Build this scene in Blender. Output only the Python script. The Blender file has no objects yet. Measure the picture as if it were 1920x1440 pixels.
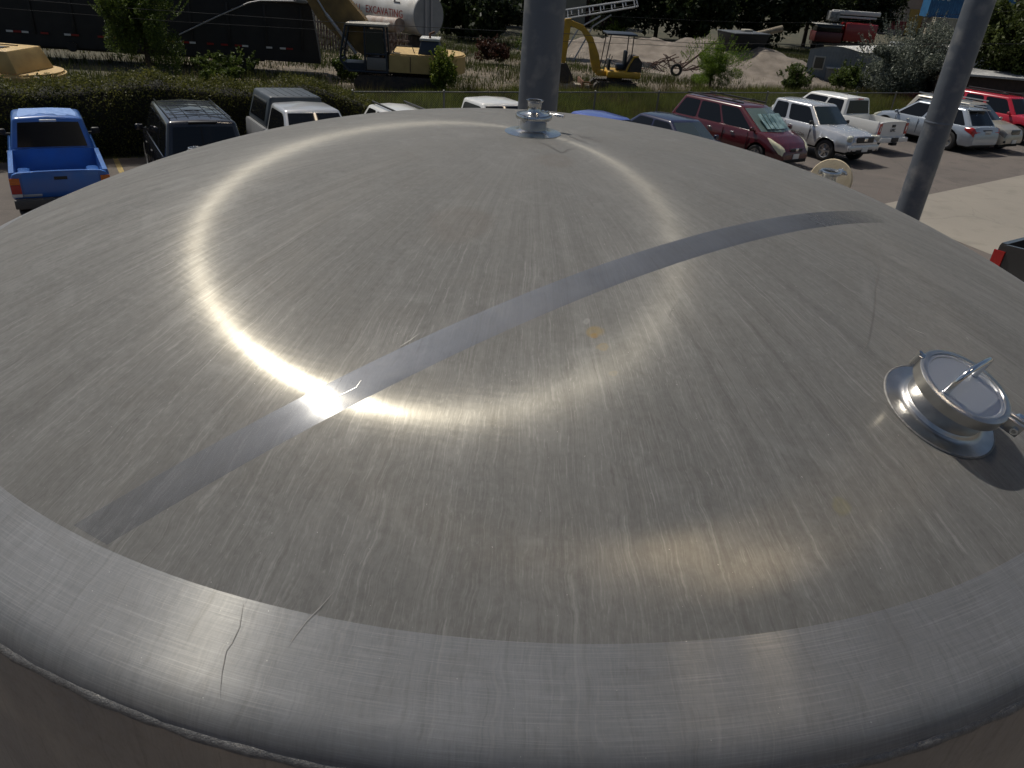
import bpy, bmesh, math, random
import numpy as np
from mathutils import Vector, Matrix
random.seed(7); np.random.seed(7)
R_ = math.radians
scene = bpy.context.scene
col = scene.collection

# ---------------------------------------------------------------- camera
TH, RO, FPX = 0.536, 0.0686, 1381.0
CAM = np.array([0.0, 0.0, 5.0])
_F = np.array([0, math.cos(TH), -math.sin(TH)]); _R = np.array([1., 0, 0]); _U = np.cross(_R, _F)
_R2 = math.cos(RO)*_R + math.sin(RO)*_U; _U2 = -math.sin(RO)*_R + math.cos(RO)*_U
cd = bpy.data.cameras.new("camera"); cam = bpy.data.objects.new("camera", cd); col.objects.link(cam)
cam.matrix_world = Matrix(((_R2[0], _U2[0], -_F[0], CAM[0]), (_R2[1], _U2[1], -_F[1], CAM[1]), (_R2[2], _U2[2], -_F[2], CAM[2]), (0, 0, 0, 1)))
cd.sensor_width = 36; cd.lens = FPX/1920*36; cd.clip_end = 3000; cd.clip_start = 0.05
scene.camera = cam
# ---------------------------------------------------------------- world, sun, exposure
SUN_EL, SUN_AZ = 57.0, 137.0            # azimuth counter-clockwise from +X
world = bpy.data.worlds.new("World"); scene.world = world; world.use_nodes = True
wn = world.node_tree; wn.nodes.clear()
sky = wn.nodes.new('ShaderNodeTexSky'); sky.sky_type = 'NISHITA'; sky.sun_disc = False
sky.sun_elevation = R_(SUN_EL); sky.sun_rotation = R_(90-SUN_AZ)
sky.air_density = 1.0; sky.dust_density = 1.5; sky.ozone_density = 1.0
bg = wn.nodes.new('ShaderNodeBackground'); bg.inputs['Strength'].default_value = 0.05
wo = wn.nodes.new('ShaderNodeOutputWorld')
def WN(t, **k):
    n = wn.nodes.new(t)
    for a, b in k.items(): setattr(n, a, b)
    return n
# added glow patches high right, for a warm dome reflection; thin clouds elsewhere
tc = WN('ShaderNodeTexCoord')
nz = WN('ShaderNodeTexNoise'); nz.inputs['Scale'].default_value = 2.2; nz.inputs['Detail'].default_value = 6
wn.links.new(tc.outputs['Generated'], nz.inputs['Vector'])
cr = WN('ShaderNodeValToRGB'); cr.color_ramp.elements[0].position = .56; cr.color_ramp.elements[1].position = .74
wn.links.new(nz.outputs['Fac'], cr.inputs['Fac'])
def glow_patch(el, az, rad, soft):
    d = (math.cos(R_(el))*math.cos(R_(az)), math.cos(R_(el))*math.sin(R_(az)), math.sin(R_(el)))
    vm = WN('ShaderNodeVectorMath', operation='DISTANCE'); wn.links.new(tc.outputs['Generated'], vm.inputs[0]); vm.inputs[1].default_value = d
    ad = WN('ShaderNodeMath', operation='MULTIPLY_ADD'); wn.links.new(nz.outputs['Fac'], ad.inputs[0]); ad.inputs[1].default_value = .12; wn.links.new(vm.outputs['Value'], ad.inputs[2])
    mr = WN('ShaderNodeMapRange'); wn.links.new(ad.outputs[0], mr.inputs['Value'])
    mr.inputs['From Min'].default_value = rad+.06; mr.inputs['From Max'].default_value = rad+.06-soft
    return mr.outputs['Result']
c1 = glow_patch(70, 9, .065, .05); c2 = glow_patch(62, 5, .06, .06)
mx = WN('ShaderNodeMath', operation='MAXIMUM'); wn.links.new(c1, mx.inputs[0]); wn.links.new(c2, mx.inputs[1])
cm = WN('ShaderNodeMath', operation='MULTIPLY'); wn.links.new(cr.outputs[0], cm.inputs[0]); cm.inputs[1].default_value = .25
m0 = WN('ShaderNodeMix', data_type='RGBA'); wn.links.new(cm.outputs[0], m0.inputs[0]); wn.links.new(sky.outputs[0], m0.inputs[6]); m0.inputs[7].default_value = (19., 17.5, 15.5, 1)
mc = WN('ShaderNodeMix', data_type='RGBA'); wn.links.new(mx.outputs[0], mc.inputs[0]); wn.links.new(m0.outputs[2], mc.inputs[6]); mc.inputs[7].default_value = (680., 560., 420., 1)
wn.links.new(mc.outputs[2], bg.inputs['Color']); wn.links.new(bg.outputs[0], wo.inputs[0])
sd = bpy.data.lights.new("sun", 'SUN'); sd.energy = 3.4; sd.angle = R_(.53); sd.color = (1.0, .945, .85)
sun = bpy.data.objects.new("sun", sd); col.objects.link(sun)
SL = Vector((math.cos(R_(SUN_EL))*math.cos(R_(SUN_AZ)), math.cos(R_(SUN_EL))*math.sin(R_(SUN_AZ)), math.sin(R_(SUN_EL))))
sun.rotation_mode = 'QUATERNION'; sun.rotation_quaternion = SL.to_track_quat('Z', 'Y')
scene.view_settings.view_transform = 'Standard'; scene.view_settings.look = 'None'
scene.view_settings.exposure = 0.0; scene.view_settings.gamma = 1.0

# ---------------------------------------------------------------- place helpers
def gz(x, y):
    q = .0179*x + .0376*y; q = max(q, -.6)
    if q > 2.2: q = 2.2 + (q-2.2)*.85
    return 5.0 - 4.735 - q
def rayd(px, py): return _F + _R2*(px-960)/FPX - _U2*(py-720)/FPX
def PT(px, py, depth): return Vector(CAM + rayd(px, py)*depth)
def GP(px, py):
    d = rayd(px, py); lo, hi = 1., 900.
    for _ in range(60):
        m = (lo+hi)/2; p = CAM + d*m
        if p[2] > gz(p[0], p[1]): lo = m
        else: hi = m
    p = CAM + d*lo; return Vector(p)
GN = Vector((.0179, .0376, 1)).normalized()
def ground_matrix(x, y, yaw, tilt=True):
    n = GN if tilt else Vector((0, 0, 1))
    f = Vector((math.cos(yaw), math.sin(yaw), 0)); f = (f - n*f.dot(n)).normalized(); l = n.cross(f)
    return Matrix(((f.x, l.x, n.x, x), (f.y, l.y, n.y, y), (f.z, l.z, n.z, gz(x, y)), (0, 0, 0, 1)))

# ---------------------------------------------------------------- object helpers
def thing(name, label, cat, m=None, group=None):
    o = bpy.data.objects.new(name, None); col.objects.link(o)
    o.empty_display_size = .2
    if m is not None: o.matrix_world = m if isinstance(m, Matrix) else Matrix.Translation(m)
    o['label'] = label; o['category'] = cat
    if group: o['group'] = group
    return o
def tag(o, label, cat, group=None, kind=None):
    if kind: o['kind'] = kind
    if label: o['label'] = label
    if cat: o['category'] = cat
    if group: o['group'] = group
    return o
def link(name, me, mat, parent=None, smooth=None):
    o = bpy.data.objects.new(name, me); col.objects.link(o)
    if mat is not None and not me.materials: me.materials.append(mat)
    if parent: o.parent = parent
    if smooth is not None and len(me.polygons):
        me.polygons.foreach_set('use_smooth', [True]*len(me.polygons))
        me.set_sharp_from_angle(angle=R_(smooth))
    return o
class MB:
    def __init__(s): s.bm = bmesh.new()
    def face(s, pts):
        v = [s.bm.verts.new(p) for p in pts]
        try: return s.bm.faces.new(v)
        except ValueError: return None
    def box(s, c, d, rz=0, rot=None, bev=0, seg=2):
        r = bmesh.ops.create_cube(s.bm, size=1); vs = r['verts']
        for v in vs: v.co = Vector((v.co.x*d[0], v.co.y*d[1], v.co.z*d[2]))
        if bev > 0:
            es = list({e for v in vs for e in v.link_edges})
            b = bmesh.ops.bevel(s.bm, geom=es, offset=bev, segments=seg, affect='EDGES', profile=.5)
            vs = list({v for f in b['faces'] for v in f.verts} | {v for v in vs if v.is_valid})
        M = Matrix.Translation(Vector(c)) @ (rot.to_4x4() if rot is not None else Matrix.Rotation(rz, 4, 'Z'))
        for v in vs: v.co = M @ v.co
        return s
    def hexa(s, p, bev=0, seg=2):    # p: 8 points bottom 4 (ccw) then top 4
        v = [s.bm.verts.new(q) for q in p]
        fs = [(3, 2, 1, 0), (4, 5, 6, 7), (0, 1, 5, 4), (1, 2, 6, 5), (2, 3, 7, 6), (3, 0, 4, 7)]
        for f in fs: s.bm.faces.new([v[i] for i in f])
        if bev > 0:
            es = list({e for q in v for e in q.link_edges})
            bmesh.ops.bevel(s.bm, geom=es, offset=bev, segments=seg, affect='EDGES', profile=.5)
        return s
    def tube(s, pts, r, n=10, cap=True):
        pts = [Vector(p) for p in pts]; rings = []
        rr = r if isinstance(r, (list, tuple)) else [r]*len(pts)
        up = Vector((0, 0, 1))
        prev = None
        for i, p in enumerate(pts):
            t = (pts[min(i+1, len(pts)-1)] - pts[max(i-1, 0)]).normalized()
            if prev is None: a = t.cross(up if abs(t.z) < .95 else Vector((1, 0, 0))).normalized()
            else: a = (prev - t*prev.dot(t)).normalized()
            prev = a; b = t.cross(a)
            rings.append([s.bm.verts.new(p + (a*math.cos(k*2*math.pi/n) + b*math.sin(k*2*math.pi/n))*rr[i]) for k in range(n)])
        for i in range(len(rings)-1):
            for k in range(n): s.bm.faces.new((rings[i][k], rings[i][(k+1) % n], rings[i+1][(k+1) % n], rings[i+1][k]))
        if cap:
            s.bm.faces.new(list(reversed(rings[0]))); s.bm.faces.new(rings[-1])
        return s
    def lathe(s, prof, n=32, M=None, a0=0, a1=2*math.pi):
        M = M or Matrix.Identity(4); full = abs(a1-a0-2*math.pi) < 1e-6; m = n if full else n+1
        rings = []
        for r, z in prof:
            if abs(r) < 1e-6: rings.append([s.bm.verts.new(M @ Vector((0, 0, z)))])
            else: rings.append([s.bm.verts.new(M @ Vector((r*math.cos(a0+(a1-a0)*k/n), r*math.sin(a0+(a1-a0)*k/n), z))) for k in range(m)])
        for A, B in zip(rings[:-1], rings[1:]):
            for k in range(n):
                k2 = (k+1) % m
                if len(A) == 1 and len(B) == 1: continue
                if len(A) == 1: f = (A[0], B[k2], B[k])
                elif len(B) == 1: f = (A[k], A[k2], B[0])
                else: f = (A[k], A[k2], B[k2], B[k])
                try: s.bm.faces.new(f)
                except ValueError: pass
        return s
    def prism(s, poly, t, M=None):      # polygon in local xz-plane, thickness t along y (centred)
        M = M or Matrix.Identity(4)
        a = [s.bm.verts.new(M @ Vector((x, -t/2, z))) for x, z in poly]; b = [s.bm.verts.new(M @ Vector((x, t/2, z))) for x, z in poly]
        s.bm.faces.new(a); s.bm.faces.new(list(reversed(b)))
        for i in range(len(poly)):
            j = (i+1) % len(poly); s.bm.faces.new((a[j], a[i], b[i], b[j]))
        return s
    def plate(s, pts, t):               # ngon given by 3D points, extruded outward by t
        pts = [Vector(p) for p in pts]; n = Vector((0, 0, 0))
        for i in range(len(pts)): n += pts[i].cross(pts[(i+1) % len(pts)])
        n.normalize()
        a = [s.bm.verts.new(p) for p in pts]; b = [s.bm.verts.new(p+n*t) for p in pts]
        s.bm.faces.new(list(reversed(a))); s.bm.faces.new(b)
        for i in range(len(pts)):
            j = (i+1) % len(pts); s.bm.faces.new((a[i], a[j], b[j], b[i]))
        return s
    def build(s, name, mat, parent=None, smooth=35, M=None):
        bmesh.ops.recalc_face_normals(s.bm, faces=s.bm.faces)
        me = bpy.data.meshes.new(name); s.bm.to_mesh(me); s.bm.free()
        o = link(name, me, mat, parent, smooth)
        if M is not None: o.matrix_local = M
        return o
def npmesh(name, V, Fq, mat, parent=None, colors=None):
    me = bpy.data.meshes.new(name); V = np.asarray(V, np.float32); Fq = np.asarray(Fq, np.int32); k = Fq.shape[1]
    me.vertices.add(len(V)); me.vertices.foreach_set('co', V.ravel())
    me.loops.add(Fq.size); me.loops.foreach_set('vertex_index', Fq.ravel())
    me.polygons.add(len(Fq)); me.polygons.foreach_set('loop_start', np.arange(0, Fq.size, k, dtype=np.int32))
    try: me.polygons.foreach_set('loop_total', np.full(len(Fq), k, np.int32))
    except Exception: pass
    me.update(calc_edges=True); me.validate()
    return link(name, me, mat, parent)
def text(txt, size, mat, parent, M, name='lettering', ext=.004):
    c = bpy.data.curves.new('txt', 'FONT'); c.body = txt; c.size = size; c.extrude = ext; c.align_x = 'CENTER'; c.align_y = 'CENTER'; c.resolution_u = 2
    o = bpy.data.objects.new('txt', c); col.objects.link(o)
    bpy.context.view_layer.update()
    me = bpy.data.meshes.new_from_object(o); bpy.data.objects.remove(o)
    me.materials.clear(); q = link(name, me, mat, parent); q.matrix_local = M; return q

# ---------------------------------------------------------------- materials
_mats = {}
def mat(name, c, rough=.6, metal=0., c2=None, nscale=8., bump=0., bscale=40., coat=0., alpha=None, spec=None, emit=None, ramp=(.35, .65), trans=0., detail=5.):
    if name in _mats: return _mats[name]
    m = bpy.data.materials.new(name); m.use_nodes = True; nt = m.node_tree; b = nt.nodes['Principled BSDF']
    b.inputs['Base Color'].default_value = (*c, 1); b.inputs['Roughness'].default_value = rough; b.inputs['Metallic'].default_value = metal
    if coat: b.inputs['Coat Weight'].default_value = coat; b.inputs['Coat Roughness'].default_value = .04
    if spec is not None: b.inputs['Specular IOR Level'].default_value = spec
    if trans: b.inputs['Transmission Weight'].default_value = trans
    t = nt.nodes.new('ShaderNodeTexCoord')
    if c2 is not None:
        n = nt.nodes.new('ShaderNodeTexNoise'); n.inputs['Scale'].default_value = nscale; n.inputs['Detail'].default_value = detail; nt.links.new(t.outputs['Object'], n.inputs['Vector'])
        r = nt.nodes.new('ShaderNodeValToRGB'); r.color_ramp.elements[0].position = ramp[0]; r.color_ramp.elements[1].position = ramp[1]
        r.color_ramp.elements[0].color = (*c, 1); r.color_ramp.elements[1].color = (*c2, 1)
        nt.links.new(n.outputs['Fac'], r.inputs['Fac']); nt.links.new(r.outputs[0], b.inputs['Base Color'])
    if bump:
        n2 = nt.nodes.new('ShaderNodeTexNoise'); n2.inputs['Scale'].default_value = bscale; n2.inputs['Detail'].default_value = 6; nt.links.new(t.outputs['Object'], n2.inputs['Vector'])
        bp = nt.nodes.new('ShaderNodeBump'); bp.inputs['Strength'].default_value = bump; bp.inputs['Distance'].default_value = .02
        nt.links.new(n2.outputs['Fac'], bp.inputs['Height']); nt.links.new(bp.outputs[0], b.inputs['Normal'])
    _mats[name] = m; return m
def paint(name, c, metal=.0, rough=.32, dirt=.25):
    m = mat(name, c, rough, metal, c2=tuple(x*(1-dirt)+.08*dirt for x in c), nscale=3., coat=.6, ramp=(.3, .8)); return m
glass_dark = mat('dark_glass', (.008, .009, .011), .06, 0, spec=.35)
black_plastic = mat('black_plastic', (.02, .02, .021), .5)
rubber = mat('rubber', (.018, .018, .018), .8, c2=(.03, .028, .026), nscale=12)
chrome = mat('chrome', (.75, .75, .74), .14, 1.)
alloy = mat('alloy', (.5, .5, .5), .3, .9)
lens_clear = mat('headlamp_lens', (.55, .55, .45), .15, 0, c2=(.35, .36, .33), nscale=15, coat=.5)
lens_red = mat('red_lens', (.35, .012, .01), .18, 0, coat=.5)
lens_amber = mat('amber_lens', (.5, .12, .01), .2, 0, coat=.5)
white_plastic = mat('white_plastic', (.6, .6, .58), .4)
under = mat('underbody', (.01, .01, .01), .9)

def leafmat(name, a, b, sc=3., rough=.55, trl=.35):
    if name in _mats: return _mats[name]
    m = bpy.data.materials.new(name); m.use_nodes = True; nt = m.node_tree; nt.nodes.clear()
    out = nt.nodes.new('ShaderNodeOutputMaterial'); p = nt.nodes.new('ShaderNodeBsdfPrincipled'); tl = nt.nodes.new('ShaderNodeBsdfTranslucent'); mxx = nt.nodes.new('ShaderNodeMixShader')
    t = nt.nodes.new('ShaderNodeTexCoord'); n = nt.nodes.new('ShaderNodeTexNoise'); n.inputs['Scale'].default_value = sc; n.inputs['Detail'].default_value = 4
    nt.links.new(t.outputs['Object'], n.inputs['Vector'])
    g = nt.nodes.new('ShaderNodeNewGeometry'); ad = nt.nodes.new('ShaderNodeMath'); ad.operation = 'MULTIPLY_ADD'; ad.inputs[1].default_value = .45
    nt.links.new(g.outputs['Random Per Island'], ad.inputs[0])
    s2 = nt.nodes.new('ShaderNodeMath'); s2.operation = 'SUBTRACT'; s2.inputs[1].default_value = .22; nt.links.new(n.outputs['Fac'], s2.inputs[0]); nt.links.new(s2.outputs[0], ad.inputs[2])
    r = nt.nodes.new('ShaderNodeValToRGB'); r.color_ramp.elements[0].position = .25; r.color_ramp.elements[1].position = .75
    r.color_ramp.elements[0].color = (*a, 1); r.color_ramp.elements[1].color = (*b, 1); nt.links.new(ad.outputs[0], r.inputs['Fac'])
    nt.links.new(r.outputs[0], p.inputs['Base Color']); p.inputs['Roughness'].default_value = rough; p.inputs['Specular IOR Level'].default_value = .3
    nt.links.new(r.outputs[0], tl.inputs['Color']); mxx.inputs[0].default_value = trl
    nt.links.new(p.outputs[0], mxx.inputs[1]); nt.links.new(tl.outputs[0], mxx.inputs[2]); nt.links.new(mxx.outputs[0], out.inputs[0])
    _mats[name] = m; return m
bark = mat('bark', (.09, .065, .045), .9, c2=(.04, .03, .022), nscale=20, bump=.5)

# ---------------------------------------------------------------- TANK
AX, AY, ZA = .013, 2.898, 5.0-.602
CR, RT, RK, RS = 4.80, 2.207, .095, 2.018
DK = -.022      # depth from knuckle tangent down to the weld ring
rc = RT-RK; zc = -CR + math.sqrt((CR-RK)**2 - rc**2); AL = math.asin(rc/(CR-RK))
def dome_z(r): return -CR + math.sqrt(CR*CR - r*r)
TM = Matrix.Translation((AX, AY, ZA))
tank = thing('storage_tank', 'huge domed stainless steel tank with drip streaks and a polished band, filling the foreground', 'tank', TM)

def dome_pt(px, py):                 # tank-local point on the dome seen at a pixel of the photograph
    d = rayd(px, py); d = d/np.linalg.norm(d); c = np.array([AX, AY, ZA-CR]) - CAM
    b = d@c; disc = b*b-(c@c-CR*CR); t = b-math.sqrt(max(disc, 0)); p = CAM+d*t
    return Vector((p[0]-AX, p[1]-AY, p[2]-ZA))
def dome_n(p): return Vector((p.x, p.y, p.z+CR)).normalized()

def steel(name, mode, base=(.256, .254, .246), base2=(.208, .208, .204), rough=.298, aniso=-.745, dust=.20, stains=(), stk=1.):
    m = bpy.data.materials.new(name); m.use_nodes = True; nt = m.node_tree; nt.nodes.clear()
    N = lambda t, **k: [setattr(n, a, b) for n in [nt.nodes.new(t)] for a, b in k.items()] and n or nt.nodes[-1] if False else _mk(nt, t, k)
    L = nt.links.new
    out = N('ShaderNodeOutputMaterial'); P = N('ShaderNodeBsdfAnisotropic', distribution='GGX'); P2 = N('ShaderNodeBsdfAnisotropic', distribution='GGX')
    tcn = N('ShaderNodeTexCoord'); O = tcn.outputs['Object']
    sx = N('ShaderNodeSeparateXYZ'); L(O, sx.inputs[0])
    def math_(op, a, b=None, c=None, clamp=False):
        n = N('ShaderNodeMath', operation=op); n.use_clamp = clamp
        for i, v in enumerate((a, b, c)):
            if v is None: continue
            if isinstance(v, (int, float)): n.inputs[i].default_value = v
            else: L(v, n.inputs[i])
        return n.outputs[0]
    def noise(vec, scale, detail=4., rough_=.55, dist=0.):
        n = N('ShaderNodeTexNoise'); n.inputs['Scale'].default_value = scale; n.inputs['Detail'].default_value = detail; n.inputs['Roughness'].default_value = rough_; n.inputs['Distortion'].default_value = dist
        L(vec, n.inputs['Vector']); return n.outputs['Fac']
    def ramp(f, lo, hi):
        n = N('ShaderNodeMapRange'); n.clamp = True; L(f, n.inputs[0]); n.inputs[1].default_value = lo; n.inputs[2].default_value = hi; return n.outputs[0]
    def mixc(f, a, b, mode_='MIX'):
        n = N('ShaderNodeMix', data_type='RGBA', blend_type=mode_)
        if isinstance(f, (int, float)): n.inputs[0].default_value = f
        else: L(f, n.inputs[0])
        for i, v in ((6, a), (7, b)):
            if isinstance(v, tuple): n.inputs[i].default_value = (*v, 1)
            else: L(v, n.inputs[i])
        return n.outputs[2]
    def comb(a, b, c):
        n = N('ShaderNodeCombineXYZ')
        for i, v in enumerate((a, b, c)):
            if isinstance(v, (int, float)): n.inputs[i].default_value = v
            else: L(v, n.inputs[i])
        return n.outputs[0]
    r = math_('SQRT', math_('ADD', math_('MULTIPLY', sx.outputs[0], sx.outputs[0]), math_('ADD', math_('MULTIPLY', sx.outputs[1], sx.outputs[1]), 1e-5)))
    cx = math_('DIVIDE', sx.outputs[0], r); cy = math_('DIVIDE', sx.outputs[1], r)
    # radial coordinates that wander a little, so drips meander
    wob = N('ShaderNodeTexNoise'); wob.inputs['Scale'].default_value = 9.; wob.inputs['Detail'].default_value = 4; L(O, wob.inputs['Vector'])
    wv = N('ShaderNodeVectorMath', operation='SCALE'); 
    ws = N('ShaderNodeVectorMath', operation='SUBTRACT'); L(wob.outputs['Color'], ws.inputs[0]); ws.inputs[1].default_value = (.5, .5, .5)
    L(ws.outputs[0], wv.inputs[0]); wv.inputs['Scale'].default_value = .035
    rz = math_('MULTIPLY', r if mode != 'shell' else sx.outputs[2], 1.)
    def radial(k, kr, wobble=True):
        v = comb(math_('MULTIPLY', cx, k), math_('MULTIPLY', cy, k), math_('MULTIPLY', rz, kr))
        if wobble:
            a = N('ShaderNodeVectorMath', operation='MULTIPLY_ADD'); L(wv.outputs[0], a.inputs[0]); a.inputs[1].default_value = (k*.5, k*.5, kr); L(v, a.inputs[2]); v = a.outputs[0]
        return v
    if mode == 'crown': STK = math_('ADD', .25, math_('MULTIPLY', ramp(r, .35, 1.35), .75))
    else: STK = math_('ADD', 0., stk)
    fine = noise(radial(170, 1.3), 1., 6)          # thin drip streaks
    finer = noise(radial(560, 4.), 1., 4)
    wide = noise(radial(34, .8), 1., 5)            # broad drip fans
    blotch = noise(O, 3.2, 7, .6); mott = noise(O, 55, 6, .7); grit = noise(O, 420, 2)
    c = mixc(ramp(blotch, .35, .65), base, base2)
    c = mixc(math_('MULTIPLY', math_('MULTIPLY', ramp(wide, .42, .68), .5), STK), c, tuple(x*.66 for x in base2))
    drips = ramp(fine, .60, .74)
    c = mixc(math_('MULTIPLY', math_('MULTIPLY', drips, .22), STK), c, (.62, .62, .61))
    c = mixc(math_('MULTIPLY', math_('MULTIPLY', ramp(fine, .45, .30), .60), STK), c, (.14, .137, .13))
    c = mixc(math_('MULTIPLY', math_('MULTIPLY', ramp(finer, .50, .72), .45), STK), c, (.15, .147, .14)); c = mixc(math_('MULTIPLY', math_('MULTIPLY', ramp(finer, .46, .25), .25), STK), c, (.6, .6, .59))
    cloudy = noise(O, 5.5, 8, .68, 1.2); c = mixc(math_('MULTIPLY', ramp(cloudy, .50, .66), .16 if mode == 'crown' else .12), c, (.17, .155, .135)); c = mixc(math_('MULTIPLY', ramp(cloudy, .46, .34), .14), c, (.46, .465, .46))
    c = mixc(math_('MULTIPLY', ramp(mott, .5, .75), .16), c, (.2, .195, .185))
    if mode == 'rim':
        hoop = noise(comb(math_('MULTIPLY', cx, 14), math_('MULTIPLY', cy, 14), math_('MULTIPLY', math_('SUBTRACT', r, sx.outputs[2]), 420)), 1., 4)
        c = mixc(math_('MULTIPLY', ramp(hoop, .5, .68), .22), c, (.14, .145, .15)); c = mixc(math_('MULTIPLY', ramp(hoop, .46, .32), .18), c, (.6, .61, .62))
    specks = ramp(noise(O, 160, 1), .79, .82)
    c = mixc(math_('MULTIPLY', specks, .5), c, (.75, .74, .72))
    dustc = mixc(ramp(mott, .35, .7), (.19, .187, .178), (.31, .306, .296))
    for (sp, rad, colr, asp) in stains:
        sub = N('ShaderNodeVectorMath', operation='SUBTRACT'); L(O, sub.inputs[0]); sub.inputs[1].default_value = tuple(sp)
        jit = N('ShaderNodeVectorMath', operation='MULTIPLY_ADD'); L(wv.outputs[0], jit.inputs[0]); jit.inputs[1].default_value = (1.8, 1.8, 0); L(sub.outputs[0], jit.inputs[2])
        ln = N('ShaderNodeVectorMath', operation='LENGTH'); L(jit.outputs[0], ln.inputs[0])
        ringm = math_('MULTIPLY', ramp(ln.outputs['Value'], rad*1.15, rad*.62), math_('ADD', .55, math_('MULTIPLY', ramp(ln.outputs['Value'], rad*.3, rad*.8), .45)), clamp=True)
        c = mixc(math_('MULTIPLY', ringm, .55*asp), c, colr); dustc = mixc(math_('MULTIPLY', ringm, .7*asp), dustc, colr)
    cW = mixc(1., c, (1., .94, .80), 'MULTIPLY'); L(cW, P.inputs['Color']); L(c, P2.inputs['Color'])
    rg = math_('ADD', rough-.02, math_('MULTIPLY', blotch, .03))
    rg = math_('ADD', rg, math_('MULTIPLY', ramp(mott, .35, .75), .03))
    L(rg, P.inputs['Roughness']); P.inputs['Anisotropy'].default_value = aniso
    P2.inputs['Roughness'].default_value = {'crown': .46, 'rim': .46, 'shell': .5, 'strip': .42}[mode]; P2.inputs['Anisotropy'].default_value = -.58
    if mode in ('crown', 'rim', 'shell'):
        tg = N('ShaderNodeTangent', direction_type='RADIAL', axis='Z'); L(tg.outputs[0], P.inputs['Tangent']); L(tg.outputs[0], P2.inputs['Tangent'])
        if mode != 'crown': P.inputs['Rotation'].default_value = .25; P2.inputs['Rotation'].default_value = .25
    else:
        cv = N('ShaderNodeCombineXYZ'); cv.inputs[0].default_value = .6225; cv.inputs[1].default_value = -.783; L(cv.outputs[0], P.inputs['Tangent']); L(cv.outputs[0], P2.inputs['Tangent'])
    # bump: brushing grain and faint polishing rings
    if mode == 'crown': grain = noise(radial(620, 26, False), 1., 3)
    elif mode in ('rim', 'shell'): grain = noise(comb(math_('MULTIPLY', cx, 60), math_('MULTIPLY', cy, 60), math_('MULTIPLY', math_('SUBTRACT', r, math_('MULTIPLY', sx.outputs[2], 1.)), 520)), 1., 3)
    else: grain = noise(O, 60, 5)
    h = math_('ADD', math_('MULTIPLY', grain, 1.), math_('MULTIPLY', mott, .5))
    if mode == 'crown':
        rings = math_('SINE', math_('MULTIPLY', r, 330.)); h = math_('ADD', h, math_('MULTIPLY', rings, .03))
    bp = N('ShaderNodeBump'); bp.inputs['Strength'].default_value = .32 if mode != 'strip' else .06; bp.inputs['Distance'].default_value = .0006; L(h, bp.inputs['Height'])
    lw = N('ShaderNodeBump'); lw.inputs['Strength'].default_value = .3; lw.inputs['Distance'].default_value = .0015; L(noise(O, 2.2, 2), lw.inputs['Height']); L(lw.outputs[0], bp.inputs['Normal'])
    L(bp.outputs[0], P.inputs['Normal']); L(bp.outputs[0], P2.inputs['Normal'])
    # isotropic hazy lobe plus a film of dried water and dust
    G = N('ShaderNodeBsdfPrincipled'); G.inputs['Metallic'].default_value = 1.; cG = mixc(.42, c, (0., 0., 0.)) if mode == 'strip' else c; G.inputs['Roughness'].default_value = {'crown': .86, 'rim': .80, 'shell': .6, 'strip': .7}[mode]; L(cG, G.inputs['Base Color']); L(lw.outputs[0], G.inputs['Normal'])
    D = N('ShaderNodeBsdfDiffuse'); L(dustc, D.inputs['Color'])
    m1 = N('ShaderNodeMixShader'); m1.inputs[0].default_value = {'crown': .76, 'rim': .72, 'shell': .5, 'strip': .66}[mode]; mp = N('ShaderNodeMixShader'); mp.inputs[0].default_value = {'crown': .52, 'rim': .55, 'shell': .6, 'strip': .5}[mode]; L(P.outputs[0], mp.inputs[1]); L(P2.outputs[0], mp.inputs[2]); P3 = N('ShaderNodeBsdfAnisotropic', distribution='GGX'); P3.inputs['Roughness'].default_value = .146; P3.inputs['Anisotropy'].default_value = -.70; L(cW, P3.inputs['Color']); L(lw.outputs[0], P3.inputs['Normal']); L(P.inputs['Tangent'].links[0].from_socket, P3.inputs['Tangent']); P3.inputs['Rotation'].default_value = P.inputs['Rotation'].default_value; mp3 = N('ShaderNodeMixShader'); mp3.inputs[0].default_value = .42; L(mp.outputs[0], mp3.inputs[1]); L(P3.outputs[0], mp3.inputs[2]); L(mp3.outputs[0], m1.inputs[1]); L(G.outputs[0], m1.inputs[2])
    m2 = N('ShaderNodeMixShader'); L(m1.outputs[0], m2.inputs[1]); L(D.outputs[0], m2.inputs[2])
    df = math_('ADD', dust*.6, math_('MULTIPLY', math_('ADD', math_('MULTIPLY', drips, 1.2), ramp(blotch, .3, .7)), dust*.7)); L(df, m2.inputs[0])
    if mode == 'strip':
        sv = math_('ADD', math_('MULTIPLY', sx.outputs[0], .783), math_('MULTIPLY', sx.outputs[1], .6225)); sv = math_('ADD', sv, math_('MULTIPLY', math_('SUBTRACT', mott, .5), .25))
        fd = math_('MULTIPLY', math_('ADD', .30, math_('MULTIPLY', ramp(sv, -1.75, -1.0), .70)), ramp(sv, .95, .25)); T_ = N('ShaderNodeBsdfTransparent'); m3 = N('ShaderNodeMixShader'); L(fd, m3.inputs[0]); L(T_.outputs[0], m3.inputs[1]); L(m2.outputs[0], m3.inputs[2]); m2 = m3
    L(m2.outputs[0], out.inputs[0]); return m
def _mk(nt, t, k):
    n = nt.nodes.new(t)
    for a, b in k.items(): setattr(n, a, b)
    return n
s1 = dome_pt(1117, 620); s2 = dome_pt(1572, 952); s3 = dome_pt(1133, 650); s4 = dome_pt(1150, 700)
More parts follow.
